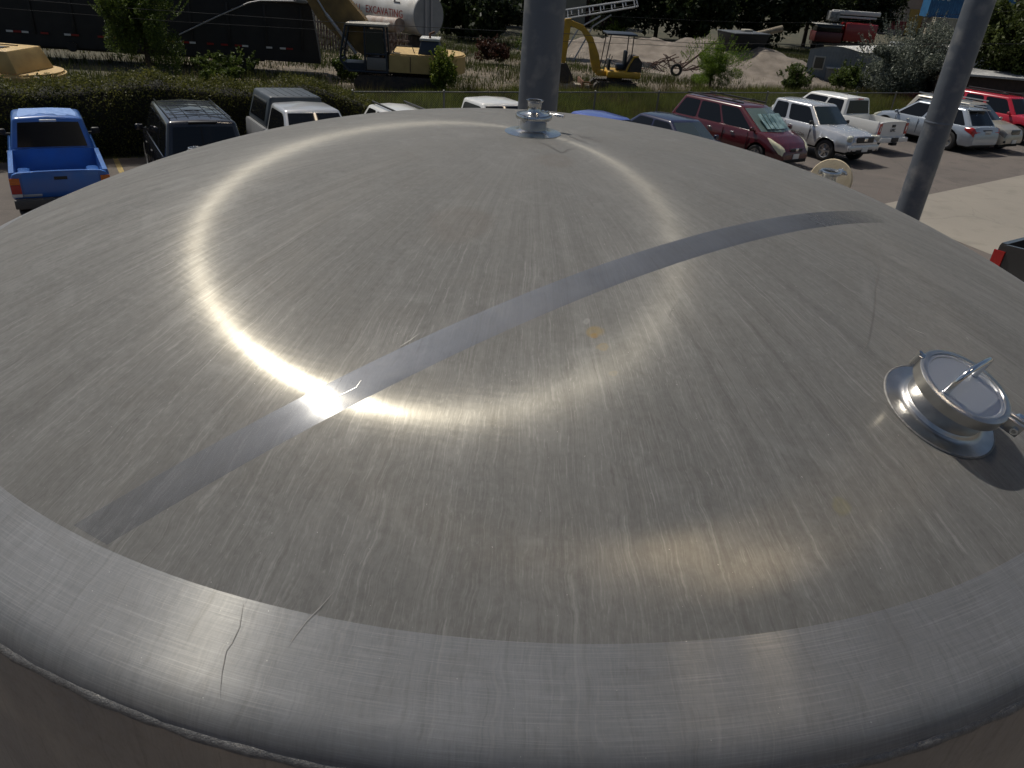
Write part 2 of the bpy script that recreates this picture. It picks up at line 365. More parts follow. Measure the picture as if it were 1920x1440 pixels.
M_crown = steel('brushed_crown_steel', 'crown', stains=((s1, .022, (.36, .26, .09), .9), (dome_pt(1120, 628), .010, (.34, .20, .05), .8), (s2, .020, (.30, .27, .12), .6), (s3, .012, (.34, .26, .12), .7), (s4, .010, (.34, .29, .2), .5), (dome_pt(1100, 598), .010, (.5, .5, .48), .6), (dome_pt(860, 420), .10, (.2, .16, .13), .35), (dome_pt(1040, 300), .07, (.2, .16, .13), .4)))
M_rim = steel('hoop_brushed_steel', 'rim', stk=.45, base=(.31, .32, .335), base2=(.26, .27, .285), rough=.30, aniso=-.74, dust=.14)
M_shell = steel('shell_steel', 'shell', base=(.50, .47, .43), base2=(.42, .39, .36), rough=.38, aniso=-.5, dust=.3, stk=.4)
M_strip = steel('polished_band_steel', 'strip', stk=.3, base=(.33, .35, .40), base2=(.26, .28, .325), rough=.25, aniso=-.7, dust=.08)
M_polish = mat('polished_steel', (.66, .66, .65), .2, 1., c2=(.55, .55, .54), nscale=30, bump=.03, bscale=90)
M_satin = mat('satin_steel', (.60, .59, .57), .30, 1., c2=(.48, .47, .45), nscale=18, bump=.05, bscale=200)

def crown_mesh(r0, r1, nr, na, name, mt, dz=0.):
    rs = np.linspace(r0, r1, nr); b = MB()
    prof = [(r, dome_z(r)+dz) for r in rs]
    if r0 < 1e-6: prof[0] = (0, dz)
    b.lathe(prof, na); return b.build(name, mt, tank, 180)
crown_mesh(0, RS, 60, 240, 'dome_plate', M_crown)
# outer rim band: rest of the dome, then the knuckle
b = MB(); prof = [(r, dome_z(r)) for r in np.linspace(RS, (CR)*math.sin(AL), 12)]
b.lathe([(RS-.004, dome_z(RS)-.004)]+[(r, z+.0005) for r, z in prof] + [(rc+RK*math.sin(a), zc+RK*math.cos(a)) for a in np.linspace(AL, math.acos(.022/RK), 14)[1:]], 240)
b.build('rim_band', M_rim, tank, 60)
# weld bead
b = MB(); WR = RC_ = RT-RK+RK*math.sin(math.acos(.022/RK)); RT0 = RT; RT = WR
wprof = [(RT-.003, zc-DK+.004), (RT+.002, zc-DK+.001), (RT+.005, zc-DK-.003), (RT+.0075, zc-DK-.008), (RT+.0075, zc-DK-.012), (RT+.003, zc-DK-.017)]
b.lathe(wprof, 480)
for v in b.bm.verts:
    a = math.atan2(v.co.y, v.co.x); s = 1+.0012*math.sin(a*97)*math.sin(a*41+1)+random.uniform(-.0003, .0003); v.co.x *= s; v.co.y *= s; v.co.z += .0012*math.sin(a*53)*math.sin(a*17+.4)
b.build('weld_bead', mat('weld_metal', (.22, .215, .205), .5, .6, c2=(.15, .145, .14), nscale=70, bump=.25, bscale=300), tank, 60)
RT = RT0; b = MB(); zb_ = gz(AX, AY)-.1-ZA
b.lathe([(rc+RK*math.sin(a), zc+RK*math.cos(a)) for a in np.linspace(math.acos(.013/RK), math.pi/2, 8)]+[(RT, zc-.9), (RT, zb_)], 200); b.build('shell', M_shell, tank, 60)
# polished diagonal band laid over the dome, following the photograph's slight bow
ns, nd = 90, 6; V = []; Fq = []
for i in range(ns+1):
    for j in range(nd+1):
        s0_ = -math.sqrt((RS-.006)**2-(.885+.094*j/nd)**2); s = s0_ + (1.60-s0_)*i/ns
        d = .928-.022*(s+.2)**2 + .103*j/nd
        x = s*.783 + d*.6225; y = s*.6225 - d*.783; rr = math.hypot(x, y)
        if rr > RS-.004: x *= (RS-.004)/rr; y *= (RS-.004)/rr; rr = RS-.004
        e = .0012 if 0 < j < nd else -.001
        V.append((x, y, dome_z(rr)+e))
for i in range(ns):
    for j in range(nd):
        a = i*(nd+1)+j; Fq.append((a, a+1, a+nd+2, a+nd+1))
o = npmesh('polished_band', V, [q[::-1] for q in Fq], M_strip, tank); o.data.polygons.foreach_set('use_smooth', [True]*len(o.data.polygons))
# thin pencil marks, hairs and scratches lying on the plates
def ribbon(b, pix, w=.0012, lift=.0016, taper=True):
    pts = [dome_pt(*p) for p in pix]; q = []
    for i in range(len(pts)-1):
        for k in range(6): q.append(pts[i].lerp(pts[i+1], k/6))
    q.append(pts[-1]); L_, R__ = [], []
    for i, p in enumerate(q):
        p = p + Vector((random.uniform(-1, 1), random.uniform(-1, 1), 0))*.0002
        t = (q[min(i+1, len(q)-1)]-q[max(i-1, 0)]).normalized(); n = dome_n(p); s = t.cross(n).normalized()
        rr = math.hypot(p.x, p.y); p.z = dome_z(rr)
        ww = w*(min(1, 3*min(i, len(q)-1-i)/len(q)+.25) if taper else 1)
        L_.append(b.bm.verts.new(p+n*lift+s*ww/2)); R__.append(b.bm.verts.new(p+n*lift-s*ww/2))
    for i in range(len(q)-1): b.bm.faces.new((L_[i], L_[i+1], R__[i+1], R__[i]))
M_mark = mat('pencil_mark', (.09, .085, .08), .6, .3)
b = MB()
for pl in ([(1002, 262), (1032, 276), (1054, 288), (1064, 281), (1081, 278)], [(1065, 255), (1085, 263), (1104, 270)], [(1080, 251), (1095, 260), (1117, 257)], [(1084, 252), (1110, 262), (1135, 270)], [(1055, 266), (1069, 264)]):
    ribbon(b, pl, .0028)
b.build('marker_sketch', M_mark, tank, None)
HAIR = mat('stray_hair', (.14, .13, .12), .6, .2)
def hair(nm, mt, pl, w):
    b = MB(); ribbon(b, pl, w); b.build(nm, mt, tank, None)
hair('stray_hair', HAIR, [(1621, 439), (1634, 468), (1646, 500), (1647, 520), (1640, 540), (1641, 560), (1637, 592), (1630, 630), (1628, 640), (1618, 655), (1600, 672)], .0011)
hair('stray_hair', HAIR, [(1594, 380), (1597, 386), (1600, 392)], .002); hair('stray_hair', HAIR, [(1253, 600), (1255, 590), (1263, 575), (1275, 563)], .0006); hair('stray_hair', HAIR, [(1180, 687), (1198, 698), (1210, 703), (1225, 704)], .0010)
HAIR2 = mat('rim_hair', (.26, .25, .24), .6, .2)
hair('stray_hair', HAIR2, [(626, 1110), (600, 1140), (575, 1165), (556, 1190), (540, 1213)], .0013)
hair('stray_hair', HAIR2, [(457, 1130), (450, 1175), (436, 1205), (425, 1220), (417, 1260), (412, 1310)], .0013)
M_scr = mat('bright_scratch', (.50, .49, .46), .4, .5)
for pl, w_ in (([(592, 772), (608, 758), (625, 747), (650, 736), (668, 727), (677, 714)], .0018), ([(748, 652), (770, 638), (785, 627)], .0005),
           ([(1700, 612), (1720, 622), (1735, 628)], .0008), ([(1810, 632), (1816, 638)], .001)):
    hair('scratch', M_scr, pl, w_)

def align(p, n, spin=0):
    q = n.to_track_quat('Z', 'Y'); return Matrix.Translation(p) @ q.to_matrix().to_4x4() @ Matrix.Rotation(spin, 4, 'Z')
# --- central reducer fitting
def clamp_parts(parent, r, z, h=.022, t=.012, ang=0., wing=True, bolt=.05):
    b = MB(); b.lathe([(r-.002, z-h/2), (r+t*.7, z-h/2), (r+t, z-h*.3), (r+t, z+h*.3), (r+t*.7, z+h/2), (r-.002, z+h/2), (r-.004, z), (r-.002, z-h/2)], 48)
    b.build('clamp_ring', M_polish, parent, 40)
    c, s = math.cos(ang), math.sin(ang)
    M = Matrix.Translation((c*(r+t), s*(r+t), z)) @ Matrix.Rotation(ang, 4, 'Z')
    b = MB(); b.box((.012, -.009, 0), (.03, .010, h*1.05), bev=.003); b.box((.012, .009, 0), (.03, .010, h*1.05), bev=.003)
    b.tube([(.016, -.035*(1 if bolt > 0 else -1), 0), (.016, bolt, 0)], .0055, 10); b.build('clamp_lug', M_polish, parent, 40, M)
    b = MB(); b.lathe([(0, -.012), (.010, -.012), (.011, 0), (.009, .022), (.0, .022)], 14, Matrix.Translation((.016, bolt*.75, 0)) @ Matrix.Rotation(R_(90), 4, 'X'))
    if wing:
        b.tube([(.016, bolt*.75, 0), (.030, bolt*.95, .006)], [.004, .006], 8); b.tube([(.016, bolt*.75, 0), (.004, bolt*.95, -.006)], [.004, .006], 8)
    b.build('wing_nut', chrome, parent, 40, M)
    M = Matrix.Translation((-c*(r+t), -s*(r+t), z)) @ Matrix.Rotation(ang, 4, 'Z')
    b = MB(); b.box((-.004, 0, 0), (.014, .020, h*1.1), bev=.003); b.tube([(-.006, 0, -h*.7), (-.006, 0, h*.7)], .004, 10); b.build('hinge', M_polish, parent, 40, M)
p = dome_pt(1003, 250); n = Vector((0, 0, 1)); p.x = .0; p.y = -.01
ft = thing('pipe_fitting', 'small stainless reducer fitting with a clamp at the top centre of the tank dome', 'pipe fitting', Matrix.Translation((AX+p.x, AY+p.y, ZA)) @ Matrix.Diagonal((1, 1, .74, 1)))
b = MB(); b.lathe([(.107, -.004), (.107, .001), (.075, .004), (.056, .009), (.051, .018)], 64); b.build('base_flange', M_polish, ft, 60)
b = MB(); b.lathe([(.051, .010), (.0505, .060), (.054, .066), (.0595, .069), (.0595, .074)], 56); b.build('neck', M_satin, ft, 50)
clamp_parts(ft, .0585, .078, .024, .010, R_(62), False, -.085)
b = MB(); b.lathe([(.056, .0795), (.056, .088), (.045, .091), (.030, .097), (.0257, .104), (.0254, .145), (.0275, .149), (.032, .151), (.032, .156), (.027, .157), (.0238, .155), (.0235, .100), (.0, .098)], 48); b.build('reducer_tube', M_polish, ft, 45)
# --- the hatch with handle on the right
hp = dome_pt(1761, 768); hn = dome_n(hp)
HM = Matrix.Translation((AX, AY, ZA)) @ align(hp, hn) @ Matrix.Scale(.94, 4)
hat = thing('tank_hatch', 'round clamped hatch with a bent rod handle on the right side of the tank dome', 'hatch', HM)
b = MB(); b.lathe([(.150, -.006), (.150, .0012), (.120, .003), (.107, .008), (.1015, .018)], 96); b.build('reinforcing_pad', M_satin, hat, 60)
b = MB(); b.lathe([(.149, .0), (.1505, .0022), (.1535, .0018), (.155, -.001)], 160); b.build('pad_weld', _mats['weld_metal'], hat, 60)
b = MB(); b.lathe([(.1010, .020), (.1040, .0175), (.1060, .0125), (.1085, .0100)], 120); b.build('neck_weld', M_satin, hat, 60)
b = MB(); b.lathe([(.1015, .010), (.101, .062), (.106, .070), (.112, .073), (.112, .078)], 80); b.build('neck', M_satin, hat, 50)
b = MB(); b.lathe([(.108, .086), (.108, .097), (.103, .0985), (.098, .0975), (.096, .0945), (.0, .0940)], 96)
for v in b.bm.verts: pass
b.build('lid', mat('lid_steel', (.52, .53, .55), .36, .85, c2=(.53, .54, .56), nscale=5, bump=.04, bscale=60), hat, 30)
def hatch_clamp():
    r, z, h, t = .1105, .083, .036, .011
    b = MB(); b.lathe([(r-.004, z-h/2), (r+t*.5, z-h/2), (r+t, z-h*.4), (r+t, z+h*.4), (r+t*.5, z+h/2), (r-.005, z+h/2), (r-.006, z), (r-.004, z-h/2)], 96)
    b.build('clamp_ring', M_satin, hat, 40)
    wx = hat.matrix_world.inverted().to_3x3()
    def ang_of(px, py):
        d = Vector(rayd(px, py)); o = Vector(CAM); Mi = hat.matrix_world.inverted(); o2 = Mi @ o; d2 = Mi.to_3x3() @ d
        t_ = (z-o2.z)/d2.z; q = o2+d2*t_; return math.atan2(q.y, q.x)
    a = ang_of(1888, 788); M = Matrix.Translation((math.cos(a)*(r+t), math.sin(a)*(r+t), z)) @ Matrix.Rotation(a, 4, 'Z')
    b = MB(); b.box((.018, -.011, 0), (.046, .012, h*1.02), bev=.003); b.box((.018, .011, 0), (.046, .012, h*1.02), bev=.003); b.build('clamp_lug', M_satin, hat, 40, M)
    b = MB(); b.tube([(.026, -.028, 0), (.026, .050, 0)], .0055, 12)
    for k in range(7): b.lathe([(.0055, -.0012), (.0068, 0), (.0055, .0012)], 12, Matrix.Translation((.026, .022+k*.004, 0)) @ Matrix.Rotation(R_(90), 4, 'X'))
    b.lathe([(0, -.006), (.010, -.006), (.010, .006), (0, .006)], 6, Matrix.Translation((.026, -.022, 0)) @ Matrix.Rotation(R_(90), 4, 'X'))
    b.lathe([(0, -.008), (.011, -.008), (.011, .008), (0, .008)], 6, Matrix.Translation((.026, .040, 0)) @ Matrix.Rotation(R_(90), 4, 'X')); b.build('clamp_bolt', chrome, hat, 40, M)
    a = ang_of(1712, 668); M = Matrix.Translation((math.cos(a)*(r+t-.002), math.sin(a)*(r+t-.002), z)) @ Matrix.Rotation(a, 4, 'Z')
    b = MB(); b.box((.002, 0, 0), (.018, .026, h*1.02), bev=.003); b.tube([(.010, 0, -h*.62), (.010, 0, h*.62)], .0055, 12); b.build('hinge', M_polish, hat, 40, M)
    # handle feet, located where the photograph shows them
    def on_lid(px, py):
        d = Vector(rayd(px, py)); Mi = hat.matrix_world.inverted(); o2 = Mi @ Vector(CAM); d2 = Mi.to_3x3() @ d; t_ = (.094-o2.z)/d2.z; return o2+d2*t_
    A = on_lid(1773, 736); B = on_lid(1826, 704)
    def above(q, h_): return q + Vector((0, 0, h_))
    b = MB()
    mid = (B-A)
    pts = [above(A, 0), above(A, .030), above(A, .052)+mid*.01, above(A, .066)+mid*.08, above(A, .072)+mid*.2, above(A, .073)+mid*.5, above(A, .072)+mid*.8, above(A, .066)+mid*.92, above(B, .052)-mid*.01, above(B, .030), above(B, 0)]
    b.tube(pts, .0075, 14); b.build('handle', chrome, hat, 60)
    for q in (A, B):
        b = MB(); b.lathe([(.0063, .003), (.0095, .002), (.0105, 0.0005), (.0105, -.001)], 16, Matrix.Translation(q)); b.build('handle_foot', M_polish, hat, 40)
hatch_clamp()
# --- ferrules on the far rim
def rim_ferrule(px, py, r, h, label, clampy):
    # a short vertical pipe stub standing on the hidden far shoulder of the dome
    ph = None
    best = None
    for a in np.linspace(0, math.pi, 721):
        rr = 1.93; w = np.array([AX+rr*math.cos(a), AY+rr*math.sin(a), ZA+dome_z(rr)+h]) - CAM
        z = w@_F; x = 960+FPX*(w@_R2)/z
        if best is None or abs(x-px) < best[0]: best = (abs(x-px), a, 720-FPX*(w@_U2)/z)
    a = best[1]; q = Vector((1.93*math.cos(a), 1.93*math.sin(a), dome_z(1.93))); 
    y0 = best[2]; h2 = h + (y0-py)*4.4/FPX
    M = Matrix.Translation((AX, AY, ZA)) @ Matrix.Translation(q)
    f = thing('pipe_fitting', label, 'pipe fitting', M)
    b = MB(); b.lathe([(r*1.6, -.012), (r*1.6, .012), (r*1.15, .018), (r, .028), (r, h2-.012), (r*1.1, h2-.008), (r*1.26, h2-.006), (r*1.26, h2), (r*1.1, h2+.001), (r*.93, h2-.002), (r*.92, .02), (0, .02)], 40)
    b.build('ferrule', M_polish, f, 40)
    if clampy: clamp_parts(f, r*1.2, h2-.004, .018, .009, R_(5), True, .05)
    return f
rim_ferrule(1566, 318, .038, .16, 'stainless ferrule with wing nut clamp before a beige disc on the far right rim', True)
rim_ferrule(358, 268, .0255, .155, 'small open stainless ferrule poking up at the far left rim below the black car', False)
dq = PT(1557, 338, 5.6)
dsc = thing('round_cover', 'round beige cover standing behind the clamped ferrule at the far right edge of the tank', 'cover', Matrix.Translation(dq) @ (Vector(CAM)-dq + Vector((-1.2, 0, .6))).to_track_quat('Z', 'Y').to_matrix().to_4x4())
b = MB(); b.lathe([(0, -.03), (.150, -.03), (.155, -.022), (.155, .022), (.150, .03), (.0, .033)], 48); b.build('cover_disc', mat('beige_board', (.62, .52, .36), .8, c2=(.50, .41, .27), nscale=14, bump=.12, bscale=60), dsc, 40)
bl = dsc.matrix_world.inverted() @ Vector((dq.x, dq.y, gz(dq.x, dq.y)))
b = MB(); b.tube([(0, 0, -.028), bl], .035, 12); b.build('support_pipe', mat('galvanised_pipe', (.3, .3, .3), .5, .6), dsc, 40)

# ---------------------------------------------------------------- steel posts
def postmat():
    return mat('weathered_grey_post', (.125, .14, .165), .42, .35, c2=(.27, .27, .27), nscale=5, bump=.2, bscale=9, ramp=(.52, .74), detail=8.)
def post(cx0, cy0, cx1, cy1, depth, r, label, seam=None):
    p = PT(cx1, cy1, depth); x, y = p.x, p.y
    t = thing('steel_post', label, 'post', Matrix.Translation((x, y, gz(x, y))), 'round steel posts behind the tank')
    b = MB(); b.lathe([(r, 0), (r, 9.)], 48); b.build('pipe', postmat(), t, 50)
    b = MB(); b.box((0, 0, .012), (r*3.2, r*3.2, .024), bev=.004); b.build('base_plate', mat('post_plate', (.16, .16, .16), .5, .5), t)
    b = MB()
    if seam:
        zz = seam - gz(x, y); b.lathe([(r, zz-.015), (r+.004, zz-.006), (r+.004, zz+.006), (r, zz+.015)], 48); b.build('weld_seam', postmat(), t, 50)
    else: b.bm.free()
    return t
post(1020, 0, 1008, 200, 6.3, .168, 'thick grey round steel post straight behind the centre of the tank, nearest the excavators')
sp = PT(1754, 222, 8.6)
post(1839, 0, 1736, 300, 8.6, .148, 'leaning looking grey steel post at the right, in front of the silver blue wagon', seam=sp.z)

# ---------------------------------------------------------------- GROUND
def sheet(name, poly_or_fn, mt, lift, kind='structure', nx=60, ny=60, ext=None):
    x0, x1, y0, y1 = ext; V = []; Fq = []
    xs = np.linspace(x0, x1, nx+1); ys = np.linspace(y0, y1, ny+1)
    for y in ys:
        for x in xs: V.append((x, y, gz(x, y)+lift))
    for j in range(ny):
        for i in range(nx): a = j*(nx+1)+i; Fq.append((a, a+1, a+nx+2, a+nx+1))
    o = npmesh(name, V, Fq, mt); o['kind'] = kind; return o
M_ground = mat('dry_ground', (.07, .06, .036), .95, c2=(.04, .042, .022), nscale=.35, bump=.5, bscale=6, detail=10)
# big sheet: fine near, coarse far
def axis(vals): return np.array(vals)
gx = np.concatenate([np.linspace(-1500, -100, 12)[:-1], np.linspace(-100, 200, 60), np.linspace(200, 1700, 12)[1:]])
gy = np.concatenate([np.linspace(-800, -60, 8)[:-1], np.linspace(-60, 240, 60), np.linspace(240, 2200, 14)[1:]])
V = [(x, y, gz(min(max(x, -60), 140), min(max(y, -15), 200))) for y in gy for x in gx]
def far(x, y): return gz(min(max(x, -60), 140), min(max(y, -15), 200))
nx = len(gx); Fq = [(j*nx+i, j*nx+i+1, (j+1)*nx+i+1, (j+1)*nx+i) for j in range(len(gy)-1) for i in range(nx-1)]
o = npmesh('ground', V, Fq, M_ground); o['kind'] = 'structure'
D = Vector((math.cos(R_(33.5)), math.sin(R_(33.5)), 0)); PN = Vector((-D.y, D.x, 0)); ROW = Vector((7.2, 26.9, 0))
def rp(s, o): p = ROW + D*s + PN*o; return p
def strip_sheet(name, s0, s1, o0, o1, mt, lift, ns_=60, no=12, kind='structure', edge=0.):
    V = []; Fq = []
    for i in range(ns_+1):
        for j in range(no+1):
            s = s0+(s1-s0)*i/ns_; oo = o0+(o1-o0)*j/no
            if edge and j in (0, no): oo += edge*math.sin(i*1.7)*math.cos(i*.6)
            p = rp(s, oo); V.append((p.x, p.y, gz(p.x, p.y)+lift))
    for i in range(ns_):
        for j in range(no): a = i*(no+1)+j; Fq.append((a, a+no+1, a+no+2, a+1))
    o = npmesh(name, V, Fq, mt); o['kind'] = kind; return o
def pave(name, c, c2, c3, crack, cs, sp):
    m = bpy.data.materials.new(name); m.use_nodes = True; nt = m.node_tree; b = nt.nodes['Principled BSDF']; L = nt.links.new
    t = _mk(nt, 'ShaderNodeTexCoord', {}); O = t.outputs['Object']
    def nz_(sc, de, di=0):
        n = _mk(nt, 'ShaderNodeTexNoise', {}); n.inputs['Scale'].default_value = sc; n.inputs['Detail'].default_value = de; n.inputs['Distortion'].default_value = di; L(O, n.inputs['Vector']); return n
    def mr(v, a, z):
        n = _mk(nt, 'ShaderNodeMapRange', {}); L(v, n.inputs[0]); n.inputs[1].default_value = a; n.inputs[2].default_value = z; return n.outputs[0]
    def mx_(f, a, z, k=1.):
        q = _mk(nt, 'ShaderNodeMath', {'operation': 'MULTIPLY'}); L(f, q.inputs[0]); q.inputs[1].default_value = k
        n = _mk(nt, 'ShaderNodeMix', {'data_type': 'RGBA'}); L(q.outputs[0], n.inputs[0])
        for i, v in ((6, a), (7, z)):
            if isinstance(v, tuple): n.inputs[i].default_value = (*v, 1)
            else: L(v, n.inputs[i])
        return n.outputs[2]
    big = nz_(.22, 6, .6); mid = nz_(1.6, 8, .4); fin = nz_(55, 3)
    col_ = mx_(mr(big.outputs['Fac'], .40, .62), c, c2); col_ = mx_(mr(mid.outputs['Fac'], .52, .70), col_, c3, .55)
    col_ = mx_(mr(fin.outputs['Fac'], .60, .72), col_, tuple(min(1, x*1.7) for x in c), sp); col_ = mx_(mr(fin.outputs['Fac'], .42, .30), col_, tuple(x*.45 for x in c), sp)
    wv = _mk(nt, 'ShaderNodeVectorMath', {'operation': 'MULTIPLY_ADD'}); L(mid.outputs['Color'], wv.inputs[0]); wv.inputs[1].default_value = (.5, .5, 0); L(O, wv.inputs[2])
    vo = _mk(nt, 'ShaderNodeTexVoronoi', {'feature': 'DISTANCE_TO_EDGE'}); vo.inputs['Scale'].default_value = cs; L(wv.outputs[0], vo.inputs['Vector'])
    col_ = mx_(mr(vo.outputs['Distance'], .010*cs*2, .0), col_, tuple(x*.35 for x in c), crack)
    L(col_, b.inputs['Base Color']); b.inputs['Roughness'].default_value = .9
    bp = _mk(nt, 'ShaderNodeBump', {}); bp.inputs['Strength'].default_value = .35; bp.inputs['Distance'].default_value = .01; L(fin.outputs['Fac'], bp.inputs['Height']); L(bp.outputs[0], b.inputs['Normal'])
    return m
def asphalt():
    return pave('asphalt', (.118, .101, .090), (.092, .080, .072), (.065, .057, .052), .38, .24, .5)
    m = mat('asphalt', (.115, .098, .088), .9, c2=(.075, .066, .06), nscale=.9, bump=.35, bscale=60, detail=12)
    return m
strip_sheet('parking_lot', -60, 70, -50, 2.9, asphalt(), .004, 90, 40, edge=0.)
# concrete slab at the right
M_conc = pave('concrete', (.245, .222, .188), (.215, .196, .168), (.17, .155, .13), .25, .12, .18)
e0 = GP(1690, 376); e1 = GP(1925, 327)
ed = (e1-e0).normalized(); en = Vector((ed.y, -ed.x, 0))
V = []; Fq = []; na_, nb_ = 40, 20
for i in range(na_+1):
    for j in range(nb_+1):
        q = e0 + ed*(-1.8 - 9*j/nb_ + (49)*i/na_) + en*(24*j/nb_)
        V.append((q.x, q.y, gz(q.x, q.y)+.010))
for i in range(na_):
    for j in range(nb_): a = i*(nb_+1)+j; Fq.append((a, a+1, a+nb_+2, a+nb_+1))
o = npmesh('concrete_slab', V, Fq, M_conc); o['kind'] = 'structure'
# painted stall line stub and kerb of grass
q = GP(224, 314)
b = MB(); f_ = Vector((math.cos(R_(122)), math.sin(R_(122)), 0)); l_ = Vector((-f_.y, f_.x, 0))
V = []
for a, c in ((-1.2, -.06), (1.0, -.06), (1.0, .06), (-1.2, .06)):
    w = q+f_*a+l_*c; V.append((w.x, w.y, gz(w.x, w.y)+.009))
b.face(V); o = b.build('stall_marking', mat('worn_yellow_paint', (.42, .30, .08), .8, c2=(.2, .16, .08), nscale=14), None); o['kind'] = 'structure'
# dirt yard patches
strip_sheet('dirt_yard', -14, 60, 12.5, 30, mat('dirt', (.16, .13, .095), .95, c2=(.08, .066, .046), nscale=.6, bump=.6, bscale=5, detail=10), .006, 40, 10, edge=.6)

# ---------------------------------------------------------------- VEGETATION
def leaf_quads(P, size, aspect=.5, upbias=0., rng=None):
    rng = rng or np.random; n = len(P)
    a = rng.normal(size=(n, 3)); a[:, 2] += upbias; a /= np.linalg.norm(a, axis=1)[:, None]
    t = rng.normal(size=(n, 3)); b = np.cross(a, t); b /= np.linalg.norm(b, axis=1)[:, None]
    s = size*rng.uniform(.6, 1.4, (n, 1))
    V = np.stack([P-a*s, P+b*s*aspect, P+a*s, P-b*s*aspect], 1).reshape(-1, 3)
    return V, np.arange(n*4).reshape(-1, 4)
def blob_pts(n, c, r, k=14, shell=.55, seed=0):
    """points in lumpy clusters filling an ellipsoid"""
    g = np.random.RandomState(seed); cs = g.normal(size=(k, 3)); cs /= np.linalg.norm(cs, axis=1)[:, None]
    cs *= g.uniform(.2, .86, (k, 1)); rad = g.uniform(.13, .36, k)*(1.25 if k < 20 else 1.)
    idx = g.randint(0, k, n); d = g.normal(size=(n, 3)); d /= np.linalg.norm(d, axis=1)[:, None]
    p = cs[idx] + d*(rad[idx]*g.uniform(shell, 1.08, n))[:, None]
    return np.array(c) + p*np.array(r)
def tree(x, y, h, rx, label, mt, n=9000, leaf=.12, base=.25, name='tree', cat='tree', k=18, seed=1, group=None, rz=None, trunk=True, up=0., asp=.5, z0=None, shoots=30):
    zg = gz(x, y) if z0 is None else z0
    t = thing(name, label, cat, Matrix.Translation((x, y, zg)), group)
    zc_ = h*(1+base)/2; rz = rz or h*(1-base)/2
    P = blob_pts(n, (0, 0, zc_), (rx, rx, rz), k, seed=seed)
    P = P[P[:, 2] > .05]; gs = np.random.RandomState(seed+77); SH = []
    for _ in range(shoots):
        d = gs.normal(size=3); d[2] = abs(d[2])*.9+.1*gs.normal(); d /= np.linalg.norm(d); st = np.array([0, 0, zc_])+d*np.array([rx, rx, rz])*gs.uniform(.75, .98)
        dr = d*np.array([1, 1, .6])+np.array([0, 0, gs.uniform(.5, 1.3)]); dr /= np.linalg.norm(dr); ln = min(rx, rz)*gs.uniform(.18, .5); m_ = int(14+ln*22)
        tt = gs.uniform(0, 1, m_); SH.append(st+dr*ln*tt[:, None]+gs.normal(0, leaf*.55, (m_, 3))*(1.1-tt[:, None]))
    if SH: P = np.concatenate([P]+SH); P = P[P[:, 2] > .05]
    V, Fq = leaf_quads(P, leaf, asp, up, np.random.RandomState(seed+5)); npmesh('crown', V, Fq, mt, t)
    if trunk:
        g = random.Random(seed); b = MB(); b.tube([(0, 0, -.1), (g.uniform(-.1, .1), g.uniform(-.1, .1), h*.3), (g.uniform(-.2, .2), g.uniform(-.2, .2), h*.62), (0, 0, h*.9)], [h*.022+.03, h*.018+.02, h*.010+.012, .01], 8)
        for i in range(9):
            a = g.uniform(0, 6.28); z = h*g.uniform(.22, .7); e = (math.cos(a)*rx*.7, math.sin(a)*rx*.7, z+h*.18)
            b.tube([(0, 0, z), (e[0]*.5, e[1]*.5, z+h*.12), e], [h*.008+.01, h*.005+.006, .006], 6)
        b.build('trunk', bark, t, 60)
    return t
L_dark = leafmat('dark_leaf', (.012, .018, .008), (.035, .05, .018), 1.2)
L_mid = leafmat('mid_leaf', (.03, .05, .01), (.11, .15, .03), 1.5)
L_bright = leafmat('bright_leaf', (.08, .12, .015), (.22, .27, .04), 2., .5, .45)
L_silver = leafmat('silver_leaf', (.06, .075, .055), (.24, .26, .21), 3., .45, .2)
L_hedge = leafmat('hedge_leaf', (.035, .042, .010), (.13, .13, .03), 2.5, .55, .45)
L_dry = leafmat('dry_weed', (.06, .05, .02), (.13, .108, .045), 1., .6, .4)
L_weed = leafmat('green_weed', (.045, .06, .012), (.16, .18, .035), .5, .6, .5)

# hedge along the left of the fence
def hedge():
    t = thing('hedge', 'long clipped dark green hedge behind the blue pickup and the black car', 'hedge', Matrix.Identity(4))
    s0, s1 = -34., -10.2; n = 90000; g = np.random.RandomState(3)
    s = g.uniform(s0, s1, n); face = g.choice(3, n, p=(.42, .42, .16)); w = 1.6
    taper = np.clip((s1-s)/4., 0, 1)**.5
    hh = (1.72 + .10*np.sin(s*1.3) + .07*np.sin(s*3.1+1)+.05*np.sin(s*7.3))*taper
    o = np.where(face == 0, g.normal(0, .06, n)+.06*np.sin(s*2.7), np.where(face == 1, g.uniform(0, w, n), w+g.normal(0, .06, n)))
    z = np.where(face == 1, hh+g.normal(0, .06, n), g.uniform(.02, 1, n)*hh)
    P = np.stack([ROW.x+D.x*s+PN.x*(o+3.05), ROW.y+D.y*s+PN.y*(o+3.05), z], 1)
    P[:, 2] += np.array([gz(a, c) for a, c in P[:, :2]])
    V, Fq = leaf_quads(P, .028, .6, .2, g); npmesh('foliage', V, Fq, L_hedge, t)
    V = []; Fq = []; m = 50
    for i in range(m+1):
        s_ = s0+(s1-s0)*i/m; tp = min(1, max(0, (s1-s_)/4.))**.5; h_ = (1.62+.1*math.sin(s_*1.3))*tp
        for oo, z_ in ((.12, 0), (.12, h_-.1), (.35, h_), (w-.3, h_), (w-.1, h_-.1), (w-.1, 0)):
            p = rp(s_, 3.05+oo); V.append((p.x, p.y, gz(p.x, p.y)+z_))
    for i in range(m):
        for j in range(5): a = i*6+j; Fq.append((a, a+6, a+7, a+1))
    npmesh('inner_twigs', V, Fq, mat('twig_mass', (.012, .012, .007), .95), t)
hedge()
